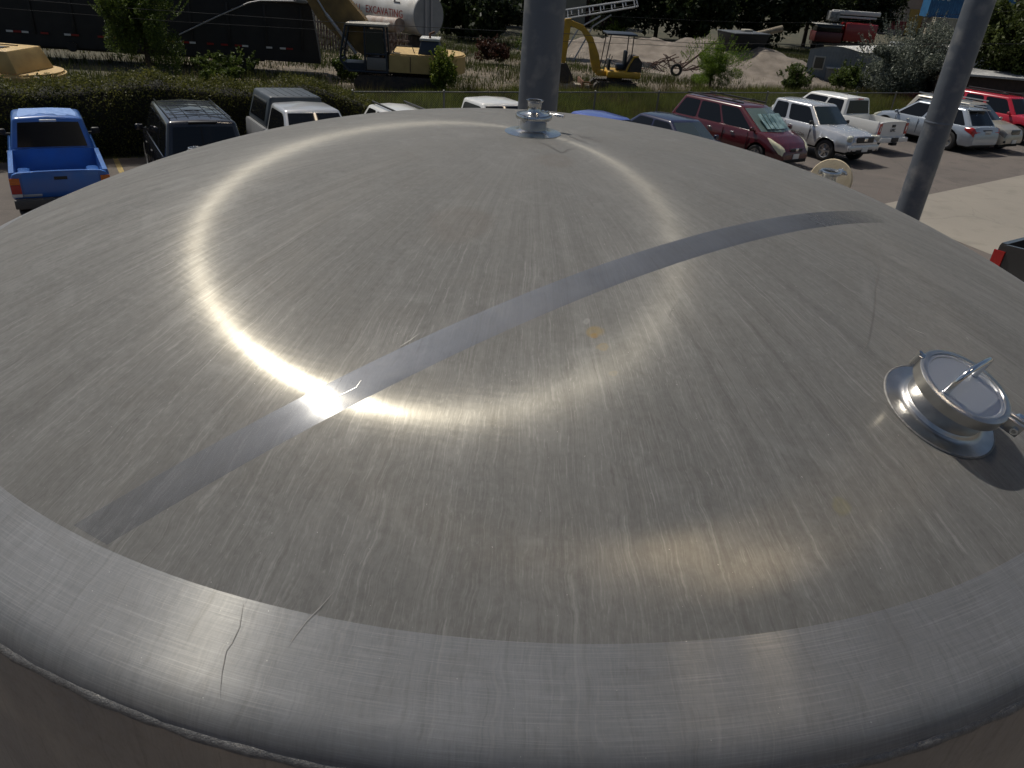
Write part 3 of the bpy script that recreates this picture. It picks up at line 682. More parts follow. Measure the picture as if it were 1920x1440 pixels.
# grass helper
def grass(name, label, n, region, h, mt, w=.012, seed=0, lean=.25):
    g = np.random.RandomState(seed); P = region(n, g); n = len(P)
    z = np.array([gz(a, c) for a, c in P[:, :2]]); hh = h*g.uniform(.4, 1.3, n)
    if P.shape[1] > 2: hh = hh*P[:, 2]
    a = g.uniform(0, 6.28, n); dx = np.cos(a)*w; dy = np.sin(a)*w; lx = g.normal(0, lean, n)*hh; ly = g.normal(0, lean, n)*hh
    B0 = np.stack([P[:, 0]-dx, P[:, 1]-dy, z], 1); B1 = np.stack([P[:, 0]+dx, P[:, 1]+dy, z], 1); T = np.stack([P[:, 0]+lx, P[:, 1]+ly, z+hh], 1)
    V = np.stack([B0, B1, T], 1).reshape(-1, 3); o = npmesh(name, V, np.arange(len(V)).reshape(-1, 3), mt)
    return tag(o, label, 'grass', None, 'stuff')
def row_region(s0, s1, o0, o1, clump=1.5, thr=-.2):
    def f(n, g):
        s = g.uniform(s0, s1, n); o = g.uniform(o0, o1, n)
        k = np.sin(s*clump+o*.7)*np.cos(o*clump*1.3-s*.4)+.5*np.sin(s*3.1+1.)*np.sin(o*2.7)
        m = k+g.uniform(-.5, .5, n) > thr; s, o, k = s[m], o[m], k[m]
        return np.stack([ROW.x+D.x*s+PN.x*o, ROW.y+D.y*s+PN.y*o, .75+.35*np.clip(k, -.8, 1)], 1)
    return f
grass('verge_grass', 'short green grass strip between the asphalt and the hedge and fence', 26000, row_region(-34, 30, 2.85, 3.9, 1.5, -.9), .16, L_weed, .009, 1)
grass('tall_weeds', 'tall mixed green weeds filling the yard behind the chain link fence', 210000, row_region(-24, 36, 4.0, 12.5, .8, -1.0), .62, L_weed, .018, 2)
grass('dry_weeds', 'dry brown grass and seed heads among the weeds behind the fence', 40000, row_region(-16, 36, 4.0, 14., .6, .0), .70, L_dry, .012, 3)
grass('rough_grass', 'low rough grass covering the yard beyond the excavators', 110000, row_region(-30, 60, 13., 46., .35, -.1), .5, leafmat('green_dull', (.03, .04, .012), (.09, .105, .028), .4), .022, 4)
grass('dry_rough_grass', 'dry pale rough grass patches beyond the excavators', 40000, row_region(-30, 60, 15., 46., .3, .1), .30, leafmat('dry_dull', (.07, .055, .028), (.13, .105, .055), 1.), .016, 5)

# trees and shrubs
p = GP(300, 178); tree(p.x-1.2, p.y+2.0, 4.4, 1.45, 'young leafy tree growing behind the hedge in front of the black dump trailer', leafmat('sapling_leaf', (.035, .06, .01), (.14, .19, .035), 2.5), 42000, .055, .05, k=44, seed=11, rz=2.4, up=.6, asp=.32, shoots=120)
p = GP(830, 186); tree(p.x, p.y, 2.0, .62, 'small bright green sapling in front of the yellow excavator rear', L_bright, 5200, .055, .05, name='shrub', cat='shrub', k=16, seed=12)
p = GP(1330, 168); tree(p.x, p.y, 2.7, 2.1, 'feathery bright green shrub beside the gravel pile behind the dark red van', leafmat('feather_leaf', (.05, .095, .010), (.17, .25, .03), 1.5, .5, .45), 30000, .05, .0, name='shrub', cat='shrub', k=26, seed=13, up=1.2, asp=.2, shoots=140)
p = GP(1585, 178); tree(p.x, p.y, 1.9, 1.3, 'round green shrub at the corner of the grey office trailer', L_mid, 9000, .07, .0, name='shrub', cat='shrub', k=18, seed=14)
p = GP(1500, 172); tree(p.x-.5, p.y, 1.5, 1.1, 'low green shrub left of the grey office trailer', L_mid, 6000, .07, .0, name='shrub', cat='shrub', k=14, seed=24)
p = GP(1685, 190); tree(p.x, p.y, 4.3, 3.1, 'wide silvery grey olive bush behind the white pickup', L_silver, 60000, .075, .0, name='olive_bush', cat='bush', k=46, seed=15, up=.8, asp=.3, rz=2.3, shoots=160)
p = PT(1752, 60, 62); tree(p.x, p.y, 3.6, 2.2, 'dark green juniper like tree below the blue shipping container', leafmat('juniper_leaf', (.015, .024, .014), (.05, .065, .04), 1.), 12000, .13, .02, k=26, seed=16)
p = PT(1905, 95, 44); tree(p.x+.6, p.y, 7.6, 3.4, 'large sunlit green tree at the far right behind the brown shed', leafmat('right_tree_leaf', (.03, .045, .01), (.10, .125, .03), 1.), 42000, .12, .10, k=60, seed=17)
p = GP(775, 165); 
bb = [(868, 30, 62, 4.6, 2.6), (925, 34, 60, 4.0, 2.8), (905, 20, 74, 8, 4.2), (955, 12, 84, 9, 4.5), (1165, 30, 80, 9, 5.2), (1235, 25, 84, 10, 5.5), (1305, 30, 80, 9, 5.2), (1375, 25, 86, 10.5, 5.6), (1450, 30, 84, 10, 5.4), (1520, 25, 92, 11, 5.6), (1590, 20, 100, 12, 6.2), (1632, 20, 104, 12, 4.2)]
lab = ['low dark tree touching the grey end of the white cylindrical tank', 'low dark tree between the cylindrical tank and the thick steel post', 'dark tree behind the right end of the white cylindrical tank', 'dark tree beside the left edge of the thick steel post', 'dark tree just right of the grey conveyor tip', 'dark tree above the left part of the gravel pile', 'dark tree directly above the middle of the gravel pile',
       'dark tree straight behind the black hopper on the gravel pile', 'dark tree behind the pale pipe on the gravel pile', 'dark tree left of the red boom truck', 'dark tree straight behind the red boom truck', 'dark tree between the red boom truck and the beige building']
for i, (px, py, dp, h, rx) in enumerate(bb):
    q = PT(px, py, dp); z = gz(q.x, q.y)
    tree(q.x, q.y, h, rx, lab[i], L_dark if i % 3 else leafmat('dark_leaf_b', (.014, .022, .008), (.05, .07, .02), .8), 9000, .28, .0, k=34, seed=30+i, group='dark trees along the back of the yard', z0=z)
# bushes in rough ground
for i, (px, py, h, rx, lb, mm) in enumerate([(920, 120, 1.5, 1.1, 'dark reddish weed clump left of the thick steel post', leafmat('red_weed', (.035, .014, .01), (.09, .04, .025), 2.)),
                                          (1000, 112, 1.6, 1.6, 'green brush patch hidden partly by the thick steel post', L_mid), (1160, 72, 2.2, 1.6, 'yellow green brush under the conveyor legs', L_bright), (655, 150, 1.0, .9, 'green weed clump below the excavator cab', L_mid),
                                          (430, 152, 1.2, 1.4, 'green weed clump under the middle of the black dump trailer', L_mid), (1900, 158, 1.2, 2.2, 'low dark bush in front of the brown shed at the right', L_dark)]):
    q = GP(px, py); tree(q.x, q.y, h, rx, lb, mm, 3600, .08, .0, name='bush', cat='bush', k=12, seed=60+i, trunk=False)

# ---------------------------------------------------------------- FENCE
def fence():
    t = thing('chain_link_fence', 'long grey chain link fence with a top rail behind the parked cars', 'fence', Matrix.Identity(4))
    st = mat('fence_steel', (.16, .16, .15), .5, .7); s0, s1, of, h = -12.5, 36., 3.85, 1.48
    for s in np.arange(s0, s1+.1, 3.05):
        p = rp(s, of); z = gz(p.x, p.y); b = MB(); b.tube([(p.x, p.y, z-.05), (p.x, p.y, z+h+.03)], .032, 10); b.lathe([(.036, 0), (.036, .03), (0, .055)], 10, Matrix.Translation((p.x, p.y, z+h+.02))); b.build('post', st, t, 50)
    b = MB(); pts = []
    for s in np.linspace(s0, s1, 30): p = rp(s, of); pts.append((p.x, p.y, gz(p.x, p.y)+h))
    b.tube(pts, .021, 8); b.build('top_rail', st, t, 50)
    m = bpy.data.materials.new('chain_link'); m.use_nodes = True; nt = m.node_tree; nt.nodes.clear()
    uv = _mk(nt, 'ShaderNodeUVMap', {}); sp_ = _mk(nt, 'ShaderNodeSeparateXYZ', {}); nt.links.new(uv.outputs[0], sp_.inputs[0])
    def M_(op, a, b_=None):
        n_ = _mk(nt, 'ShaderNodeMath', {'operation': op})
        for i, v in enumerate((a, b_)):
            if v is None: continue
            if isinstance(v, (int, float)): n_.inputs[i].default_value = v
            else: nt.links.new(v, n_.inputs[i])
        return n_.outputs[0]
    u, v = sp_.outputs[0], sp_.outputs[1]
    w1 = M_('PINGPONG', M_('ADD', u, v), .5); w2 = M_('PINGPONG', M_('SUBTRACT', u, v), .5)
    k = M_('MAXIMUM', M_('LESS_THAN', w1, .032), M_('LESS_THAN', w2, .032))
    tr = _mk(nt, 'ShaderNodeBsdfTransparent', {}); pr = _mk(nt, 'ShaderNodeBsdfPrincipled', {}); pr.inputs['Base Color'].default_value = (.25, .25, .24, 1); pr.inputs['Metallic'].default_value = .7; pr.inputs['Roughness'].default_value = .45
    mxs = _mk(nt, 'ShaderNodeMixShader', {}); nt.links.new(k, mxs.inputs[0]); nt.links.new(tr.outputs[0], mxs.inputs[1]); nt.links.new(pr.outputs[0], mxs.inputs[2])
    ou = _mk(nt, 'ShaderNodeOutputMaterial', {}); nt.links.new(mxs.outputs[0], ou.inputs[0])
    b = MB(); uvl = b.bm.loops.layers.uv.new('UVMap'); ss = np.linspace(s0, s1, 40); lo, hi = [], []
    for s in ss:
        p = rp(s, of); z = gz(p.x, p.y); lo.append(b.bm.verts.new((p.x, p.y, z+.04))); hi.append(b.bm.verts.new((p.x, p.y, z+h-.02)))
    for i in range(len(ss)-1):
        f = b.bm.faces.new((lo[i], lo[i+1], hi[i+1], hi[i]))
        for lp, (uu, vv) in zip(f.loops, ((ss[i], 0), (ss[i+1], 0), (ss[i+1], 1.4), (ss[i], 1.4))): lp[uvl].uv = (uu/.075, vv/.075)
    b.build('wire_mesh', m, t, None)
fence()

# ---------------------------------------------------------------- VEHICLES
def interp(tab, x):
    xs = [t[0] for t in tab]; return np.interp(x, xs, [t[1] for t in tab])
def vehicle(name, label, cat, x, y, yaw, S):
    """S: W, ztop[(x,z)], plan[(x,frac)], sill, wheels (xf, xr, rad), cabin dict, bed (x0,x1,floor) or None"""
    t = thing(name, label, cat, ground_matrix(x, y, R_(yaw)), 'cars parked along the fence' if S.get('row', True) else None)
    W = S['W']/2; zt = sorted(S['ztop']); pl = sorted(S['plan']); sill = S['sill']; xf, xr, wr = S['wheels']; xa, xb = zt[0][0], zt[-1][0]; bd = S.get('bed'); Ra = wr*1.18
    xs = set(np.linspace(xa, xb, 60).tolist())
    for q in zt: xs.add(q[0])
    for q in (xf, xr):
        for a in np.linspace(-1, 1, 15): xs.add(q+Ra*a)
    xs = sorted(v for v in xs if xa <= v <= xb); stat = []
    for v in xs:
        if bd and abs(v-bd[0]) < 1e-9 or bd and abs(v-bd[1]) < 1e-9: continue
        stat.append((v, bool(bd and bd[0] < v < bd[1])))
    if bd: stat += [(bd[0]-.001, False), (bd[0], True), (bd[1], True), (bd[1]+.001, False)]
    stat = sorted(stat); rows = []; b = MB()
    for v, inbed in stat:
        w = W*interp(pl, v); z1 = interp(zt, v); zb = sill
        for q in (xf, xr):
            if abs(v-q) < Ra: zb = max(zb, wr+math.sqrt(max(Ra*Ra-(v-q)**2, 0)))
        e = min(v-xa, xb-v); zb = zb+max(0, .12-e)*.6; zb = min(zb, z1-.08)
        zm = min(max(.52*z1+.48*sill, zb+.02), z1-.05); fl = 0.
        for q in (xf, xr):
            if S.get('flare') and abs(v-q) < Ra*1.35: fl = max(fl, S['flare']*(1-abs(v-q)/(Ra*1.35))**.5)
        cr_ = S.get('crown', .02)
        if inbed: half = [(w*.95+fl, zb), (w+fl, min(zb+.08, zm-.005)), (w+fl*.6, zm), (w*.985, z1-.05), (w*.965, z1), (w*.87, z1), (w*.86, bd[2]), (0, bd[2])]
        else: half = [(w*.95+fl, zb), (w+fl, min(zb+.08, zm-.005)), (w+fl*.6, zm), (w*.975, z1-.10 if z1-.10 > zm else (zm+z1)/2), (w*.93, z1-.03), (w*.84, z1), (w*.45, z1+cr_*.8), (0, z1+cr_)]
        rows.append([b.bm.verts.new((v, -yy, zz)) for yy, zz in half] + [b.bm.verts.new((v, yy, zz)) for yy, zz in reversed(half[:-1])])
    for A, B in zip(rows[:-1], rows[1:]):
        for k in range(len(A)-1): b.bm.faces.new((A[k], A[k+1], B[k+1], B[k]))
    b.bm.faces.new(rows[0]); b.bm.faces.new(list(reversed(rows[-1])))
    pm = S['paint']; b.build('body', pm, t, 32)
    def half_at(v):
        w = W*interp(pl, v); z1 = interp(zt, v); zm = min(max(.52*z1+.48*sill, sill+.02), z1-.05); cr_ = S.get('crown', .02)
        return [(w*.95, sill), (w, min(sill+.08, zm-.005)), (w, zm), (w*.975, z1-.10 if z1-.10 > zm else (zm+z1)/2), (w*.93, z1-.03), (w*.84, z1), (w*.45, z1+cr_*.8), (0, z1+cr_)]
    for nm, mt, stn in S.get('skins', []):
        for sd_ in (-1, 1):
            b = MB(); rws = []
            for si in np.linspace(0, len(stn)-1, 13):
                a_, i0, i1 = [float(np.interp(si, range(len(stn)), [q_[k_] for q_ in stn])) for k_ in range(3)]
                hf = half_at(a_); row = []
                for u in np.linspace(0, 1, 7):
                    ii = i0+(i1-i0)*u; yy = float(np.interp(ii, range(8), [h_[0] for h_ in hf])); zz = float(np.interp(ii, range(8), [h_[1] for h_ in hf]))
                    bul = .014*math.sin(math.pi*u)*math.sin(math.pi*min(1, max(0, si/(len(stn)-1))))+.006
                    sgn = 1 if xb-a_ < a_-xa else -1
                    row.append(b.bm.verts.new((a_+sgn*bul*.6, sd_*(yy+bul), zz+bul*.8)))
                rws.append(row)
            for A_, B_ in zip(rws[:-1], rws[1:]):
                for k_ in range(6): b.bm.faces.new((A_[k_], A_[k_+1], B_[k_+1], B_[k_]))
            b.build(nm, mt, t, 60)
    # dark under tray
    b = MB(); b.box(((xa+xb)/2, 0, sill+.0), ((xb-xa)*.93, W*1.55, .18)); b.build('underbody', under, t, None)
    # wheels
    for q in (xf, xr):
        for sd_ in (-1, 1):
            M = Matrix.Translation((q, sd_*(W-.13), wr)) @ Matrix.Rotation(R_(-90*sd_), 4, 'X')
            b = MB(); tw = .11
            b.lathe([(wr*.62, -tw), (wr*.9, -tw), (wr*.985, -tw*.8), (wr, -tw*.4), (wr, tw*.4), (wr*.985, tw*.8), (wr*.9, tw), (wr*.64, tw*.95), (wr*.62, tw*.7)], 36); ty = b.build('wheel', rubber, t, 40, M)
            b = MB(); b.lathe([(wr*.64, tw*.8), (wr*.62, tw*.93), (wr*.585, tw*.86), (wr*.57, tw*.3), (0, tw*.25)], 32)
            k_ = S.get('spokes', 5)
            for k in range(k_):
                a = k*2*math.pi/k_
                for dd in (-.14, .14) if S.get('twin') else (0,):
                    aa = a+dd; b.box((math.cos(aa)*wr*.34, math.sin(aa)*wr*.34, tw*.66), (wr*.56, wr*(.10 if S.get('twin') else .16), tw*.35), rz=aa)
            b.lathe([(wr*.17, tw*.4), (wr*.17, tw*.9), (wr*.12, tw), (0, tw)], 16); b.build('rim', S.get('rim', alloy), ty, 40)
    # cabin
    C = S['cabin']; wb, wt = C['wb'], C['wt']; xwb, xwt, xrt, xrb, zbl, zrf = C['x'] + C['z'] if len(C['x']) == 4 else None
    b = MB(); inset = .0
    P8 = [(xwb, -wb, zbl), (xwb, wb, zbl), (xrb, wb, zbl), (xrb, -wb, zbl), (xwt, -wt, zrf), (xwt, wt, zrf), (xrt, wt, zrf), (xrt, -wt, zrf)]
    v = [b.bm.verts.new(p_) for p_ in P8]; m1 = b.bm.verts.new((xwt+C.get('bow', .10), 0, zrf+C.get('rc', .04)*.6)); m2 = b.bm.verts.new((xrt-C.get('rbow', .03), 0, zrf+C.get('rc', .04))); mm = (xwt*.5+xrt*.5); m3 = b.bm.verts.new((mm, 0, zrf+C.get('rc', .04)*1.6)); e1_ = b.bm.verts.new((mm, -wt, zrf)); e2_ = b.bm.verts.new((mm, wt, zrf))
    wbb = b.bm.verts.new((xwb+C.get('bow', .10)*1.2, 0, zbl)); rbb = b.bm.verts.new((xrb-C.get('rbow', .03), 0, zbl))
    for f in ((4, 'e1', 'm3', 'm1'), ('m1', 'm3', 'e2', 5), ('e1', 7, 'm2', 'm3'), ('m3', 'm2', 6, 'e2'), (0, 'wb', 'm1', 4), ('wb', 1, 5, 'm1'), (1, 2, 6, 'e2', 5), (3, 0, 4, 'e1', 7), (2, 'rb', 'm2', 6), ('rb', 3, 7, 'm2')):
        mp = {'m1': m1, 'm2': m2, 'm3': m3, 'e1': e1_, 'e2': e2_, 'wb': wbb, 'rb': rbb}
        b.bm.faces.new([mp[k] if isinstance(k, str) else v[k] for k in f])
    bmesh.ops.recalc_face_normals(b.bm, faces=b.bm.faces)
    ed_ = []
    for e in b.bm.edges:
        if len(e.link_faces) == 2 and e.calc_face_angle() > R_(22): ed_.append(e)
    bmesh.ops.bevel(b.bm, geom=ed_, offset=C.get('bev', .07), segments=4, affect='EDGES', profile=.5)
    b.build('cabin', pm, t, 40)
    # glazing: bilinear patches standing a hair proud of the cabin planes
    def side_pt(sd_, u, vv):            # u 0 front..1 rear, vv 0 belt..1 roof
        A = Vector((xwb, sd_*wb, zbl)); B_ = Vector((xrb, sd_*wb, zbl)); Cc = Vector((xrt, sd_*wt, zrf)); Dd = Vector((xwt, sd_*wt, zrf))
        return (A.lerp(B_, u)).lerp(Dd.lerp(Cc, u), vv)
    def glass_poly(nm, pts, nrm, mt=glass_dark):
        pts = [Vector(p_)+nrm*.005 for p_ in pts]
        # round the corners
        out_ = []
        for i in range(len(pts)):
            p0, p1, p2 = pts[i-1], pts[i], pts[(i+1) % len(pts)]; r0 = .12
            a_ = p1.lerp(p0, r0); c_ = p1.lerp(p2, r0); out_ += [a_, (p1*2+a_+c_)/4, c_]
        b_ = MB(); b_.plate(out_, .004); return b_.build(nm, mt, t, 30)
    sdn = Vector((0, zrf-zbl, wb-wt)).normalized()
    for sd_ in (-1, 1):
        nn = Vector((0, sd_*sdn.y, sdn.z))
        for (ua, ub_, ta, tb) in S['side_windows']:       # belt u0,u1 ; top u0,u1
            v0, v1 = S.get('wv', (.06, .87))
            pts = [side_pt(sd_, ua, v0), side_pt(sd_, ub_, v0), side_pt(sd_, tb, v1), side_pt(sd_, ta, v1)]
            if sd_ > 0: pts = pts[::-1]
            glass_poly('side_window', pts, nn)
    def two_part(nm, xb_, xt_, bow, s_, mt, lo=.06, hi=.90, side=.90):
        b_ = MB(); n_ = 8; rows_ = []
        for vv in (lo, hi):
            z_ = zbl+(zrf-zbl)*vv; w_ = (wb+(wt-wb)*vv)*side; row = []
            for i in range(n_+1):
                u = -1+2*i/n_; yy = u*w_; full = (wb+(wt-wb)*vv); x_ = xb_+(xt_-xb_)*vv + s_*bow*(1.2-.2*vv)*(1-abs(yy)/full); zz = z_ + (C.get('rc', .04)*.6*vv*(1-abs(yy)/full))
                row.append(Vector((x_, yy, zz)))
            rows_.append(row)
        dirn = Vector((s_*(zrf-zbl), 0, abs(xb_-xt_))).normalized()
        A_ = [b_.bm.verts.new(p_+dirn*.010) for p_ in rows_[0]]; B_ = [b_.bm.verts.new(p_+dirn*.010) for p_ in rows_[1]]
        A2 = [b_.bm.verts.new(p_-dirn*.004) for p_ in rows_[0]]; B2 = [b_.bm.verts.new(p_-dirn*.004) for p_ in rows_[1]]
        for i in range(n_):
            b_.bm.faces.new((A_[i], A_[i+1], B_[i+1], B_[i])); b_.bm.faces.new((A_[i], A2[i], A2[i+1], A_[i+1])); b_.bm.faces.new((B_[i], B_[i+1], B2[i+1], B2[i]))
        b_.bm.faces.new((A_[0], B_[0], B2[0], A2[0])); b_.bm.faces.new((A_[-1], A2[-1], B2[-1], B_[-1]))
        return b_.build(nm, mt, t, 40)
    two_part('windshield', xwb, xwt, C.get('bow', .10), 1, S.get('ws_mat', glass_dark))
    two_part('rear_window', xrb, xrt, C.get('rbow', .03), -1, glass_dark, .12, .86, .84)
    # mirrors
    for sd_ in (-1, 1):
        b = MB(); mxx_ = xwb-.25; b.box((mxx_, sd_*(wb+.14), zbl+.10), (.09, .17, .13), bev=.03); b.box((mxx_, sd_*(wb+.03), zbl+.05), (.05, .12, .05)); b.build('mirror', S.get('mirror', pm), t, 50)
    # handles
    for sd_ in (-1, 1):
        for hx in S.get('handles', []):
            b = MB(); b.box((hx, sd_*(W*.985+.012), zbl-.13), (.16, .03, .035), bev=.008); b.build('door_handle', S.get('handle_mat', chrome), t, 50)
    # door seams
    for sd_ in (-1, 1):
        for hx in S.get('seams', []):
            b = MB(); b.box((hx, sd_*(W*1.0), (sill+zbl)/2+.04), (.008, .02, (zbl-sill)*.80)); b.build('door_seam', under, t, None)
    # lights: lists of (name, mat, pts)
    for nm, mt, pts, th in S.get('plates', []):
        for sd_ in (-1, 1):
            pp = [(a, c*sd_, e) for a, c, e in pts]
            if sd_ < 0: pp = pp[::-1]
            b = MB(); b.plate(pp, th); b.build(nm, mt, t, 30)
    for nm, mt, c, d, yw_, pt_ in S.get('lamps', []):
        for sd_ in (-1, 1):
            b = MB(); rot = Matrix.Rotation(R_(-yw_*sd_), 3, 'Z') @ Matrix.Rotation(R_(pt_), 3, 'Y')
            b.box((c[0], c[1]*sd_, c[2]), d, rot=rot, bev=min(d)*.42, seg=4); b.build(nm, mt, t, 60)
    for nm, mt, c, d, bv in S.get('boxes', []):
        b = MB(); b.box(c, d, bev=bv); b.build(nm, mt, t, 40)
    return t

def pickup(name, label, x, y, yaw, pm, k):
    L, W, zb, zr, hood = k['L'], k['W'], k['belt'], k['roof'], k['hood']; h = L/2; cab0, cab1 = k['cab']; wr = k['wr']
    S = dict(W=W, paint=pm, sill=k['sill'], wheels=(h-.88, -h+k.get('ro', 1.1), wr), plan=[(-h, .965), (-h+.08, .99), (h-.9, 1.), (h-.35, .96), (h-.1, .88), (h, .80)],
             ztop=[(-h, zb), (cab0, zb), (cab1+.35, zb), (cab1+.5, hood+.04), (h-.5, hood-.05), (h-.12, hood-.14), (h, hood-.30)], bed=(-h+.07, cab0-.06, k.get('floor', .62)),
             cabin=dict(x=[cab1+.55, cab1-.12, cab0+.10, cab0], z=[zb-.04, zr], wb=W*.455, wt=W*.37, bow=.12, rbow=.0, rc=.035, bev=.07),
             side_windows=k['sw'], flare=k.get('flare', 0), rim=k.get('rim', alloy), spokes=k.get('spokes', 6), handles=k.get('handles', [cab0+.6]), seams=k.get('seams', []), mirror=k.get('mirror', black_plastic), handle_mat=k.get('hm', black_plastic),
             plates=k.get('plates', []), boxes=k.get('boxes', []), row=k.get('row', True), ws_mat=k.get('ws', glass_dark), skins=k.get('skins', []), lamps=k.get('lamps', []))
    if 'wv' in k: S['wv'] = k['wv']
    return vehicle(name, label, 'pickup truck', x, y, yaw, S)

# 1 blue pickup, seen from behind
blue = paint('faded_blue_paint', (.026, .135, .46), rough=.35, dirt=.3)
tl_ = lambda h, z0, z1, w, W: [(-h-.001, W*.5-w, z0), (-h-.001, W*.5-w, z1), (-h-.001, W*.5-.02, z1), (-h-.001, W*.5-.02, z0)]
T = pickup('pickup_truck', 'bright blue old pickup truck with sun-faded roof and empty bed at the far left', -9.95, 15.43, 122.6, blue,
       dict(L=4.6, W=1.68, belt=.97, roof=1.56, hood=.95, cab=(-.25, 1.0), wr=.34, sill=.42, floor=.52, sw=[(.10, .90, .10, .88)], spokes=6,
            plates=[('tail_light', lens_red, [(-2.302, .66, .60), (-2.302, .66, .76), (-2.302, .82, .76), (-2.302, .82, .60)], .02), ('turn_signal', lens_amber, [(-2.302, .66, .765), (-2.302, .66, .88), (-2.302, .82, .88), (-2.302, .82, .765)], .02),
                    ('reversing_light', white_plastic, [(-2.302, .66, .54), (-2.302, .66, .595), (-2.302, .82, .595), (-2.302, .82, .54)], .02)],
            boxes=[('rear_bumper', mat('dark_bumper', (.05, .05, .05), .6), (-2.40, 0, .44), (.16, 1.62, .17), .02), ('tailgate_handle', black_plastic, (-2.305, 0, .86), (.02, .22, .06), .006), ('brake_light', white_plastic, (-.235, 0, 1.52), (.04, .30, .045), .01),
                   ('emblem', mat('grey_badge', (.35, .37, .4), .4, .3), (-2.305, .50, .56), (.012, .30, .05), .003), ('wheel_tub', blue, (-1.3, .60, .64), (.72, .24, .26), .06), ('wheel_tub', blue, (-1.3, -.60, .64), (.72, .24, .26), .06),
                   ('tailgate_panel', blue, (-2.304, 0, .735), (.012, 1.26, .45), .004)]))
# clear-coat peel on roof
b = MB(); g = random.Random(4); pts = [(1.02, -.48), (1.02, -.1), (.99, .2), (1.02, .48), (.35, .52), (.0, .5), (.08, .42), (.22, .36), (.12, .24), (.30, .12), (.14, 0), (.20, -.12), (.04, -.2), (.10, -.34), (.30, -.40), (.16, -.46), (.06, -.52), (.5, -.54)]
def rz_(x, y):
    zc2 = np.interp(x, [-.15, .365, .98], [1.595, 1.616, 1.581]); ze = 1.56; return float(zc2+(ze-zc2)*abs(y)/.62)+.004
pts = [(x_-.12, y_) for x_, y_ in pts]
for i_ in range(len(pts)):
    p0_, p1_ = pts[i_], pts[(i_+1) % len(pts)]; c_ = (.40, 0.)
    V3 = [Vector((q_[0], q_[1], rz_(*q_))) for q_ in (c_, p0_, p1_)]
    if (V3[1]-V3[0]).cross(V3[2]-V3[0]).z < 0: V3 = V3[::-1]
    b.face(V3)
b.build('faded_patch', mat('peeling_clearcoat', (.20, .33, .62), .5, c2=(.13, .25, .55), nscale=12), T, None)

# generic wagon / suv / sedan
def suv(name, label, x, y, yaw, pm, k, cat='car'):
    L, W, zb, zr, hood = k['L'], k['W'], k['belt'], k['roof'], k['hood']; h = L/2; fw, rw = k['ws'], k['rear']
    S = dict(W=W, paint=pm, sill=k.get('sill', .3), wheels=(h-.92, -h+k.get('ro', 1.05), k['wr']), plan=[(-h, .84), (-h+.12, .93), (-h+.5, .985), (0, 1.), (h-.9, .98), (h-.4, .92), (h-.12, .80), (h, .66)],
             ztop=k.get('ztop') or [(-h, zb-.22), (-h+.10, zb-.04), (-h+.2, zb), (fw[0]-.2, zb), (fw[0]+.05, hood+.02), (h-.55, hood-.07), (h-.2, hood-.20), (h-.05, hood-.33), (h, hood-.42)],
             cabin=dict(x=[fw[0], fw[1], rw[0], rw[1]], z=[zb-.05, zr], wb=W*.455, wt=W*k.get('tum', .355), bow=k.get('bow', .14), rbow=.05, rc=.035, bev=.085),
             side_windows=k['sw'], rim=k.get('rim', alloy), spokes=k.get('spokes', 5), twin=k.get('twin', False), handles=k.get('handles', []), seams=k.get('seams', []), mirror=k.get('mirror', pm), handle_mat=k.get('hm', chrome), crown=k.get('crown', .03), flare=k.get('flare', 0),
             plates=k.get('plates', []), boxes=k.get('boxes', []), ws_mat=k.get('wsm', glass_dark), skins=k.get('skins', []), lamps=k.get('lamps', []))
    return vehicle(name, label, cat, x, y, yaw, S)
def headlamp(h, y0, y1, z0, z1, dx):   # slanted lamp wrapping the corner
    return [(h-dx, y1, z0+.02), (h-.02, y0, z0), (h-.05, y0, z1-.05), (h-dx-.14, y1*.98, z1)]
# 2 black suv, rear and roof toward the camera
blackp = paint('black_paint', (.012, .013, .018), rough=.22, dirt=.15)
rb_ = []
for i in range(5): rb_.append(('roof_rib', blackp, (-.62, -.44+.22*i, 1.806), (2.2, .014, .014), .003))
for i in range(4): rb_.append(('roof_crossbar', blackp, (-1.5+.55*i, 0, 1.812), (.025, 1.10, .014), .003))
suv('sport_utility_vehicle', 'black sport utility vehicle with ribbed roof rack beside the blue pickup', -7.70, 16.95, 121.5, blackp,
    dict(L=4.5, W=1.76, belt=1.08, roof=1.76, hood=1.08, ws=(1.25, .62), rear=(-1.98, -2.18), wr=.37, tum=.375, sill=.4, sw=[(.04, .34, .05, .34), (.38, .64, .38, .64), (.68, .95, .68, .94)], handles=[.4, -.5], seams=[.95, .05, -.85], hm=black_plastic,
         boxes=rb_+[('roof_rail', blackp, (-.62, .585, 1.795), (2.4, .03, .03), .01), ('roof_rail', blackp, (-.62, -.585, 1.795), (2.4, .03, .03), .01), ('spoiler_light', black_plastic, (-2.03, 0, 1.76), (.10, .55, .03), .01)],
         plates=[('tail_light', lens_red, [(-2.21, .70, .75), (-2.21, .70, 1.0), (-2.21, .82, 1.0), (-2.21, .82, .75)], .02)]))
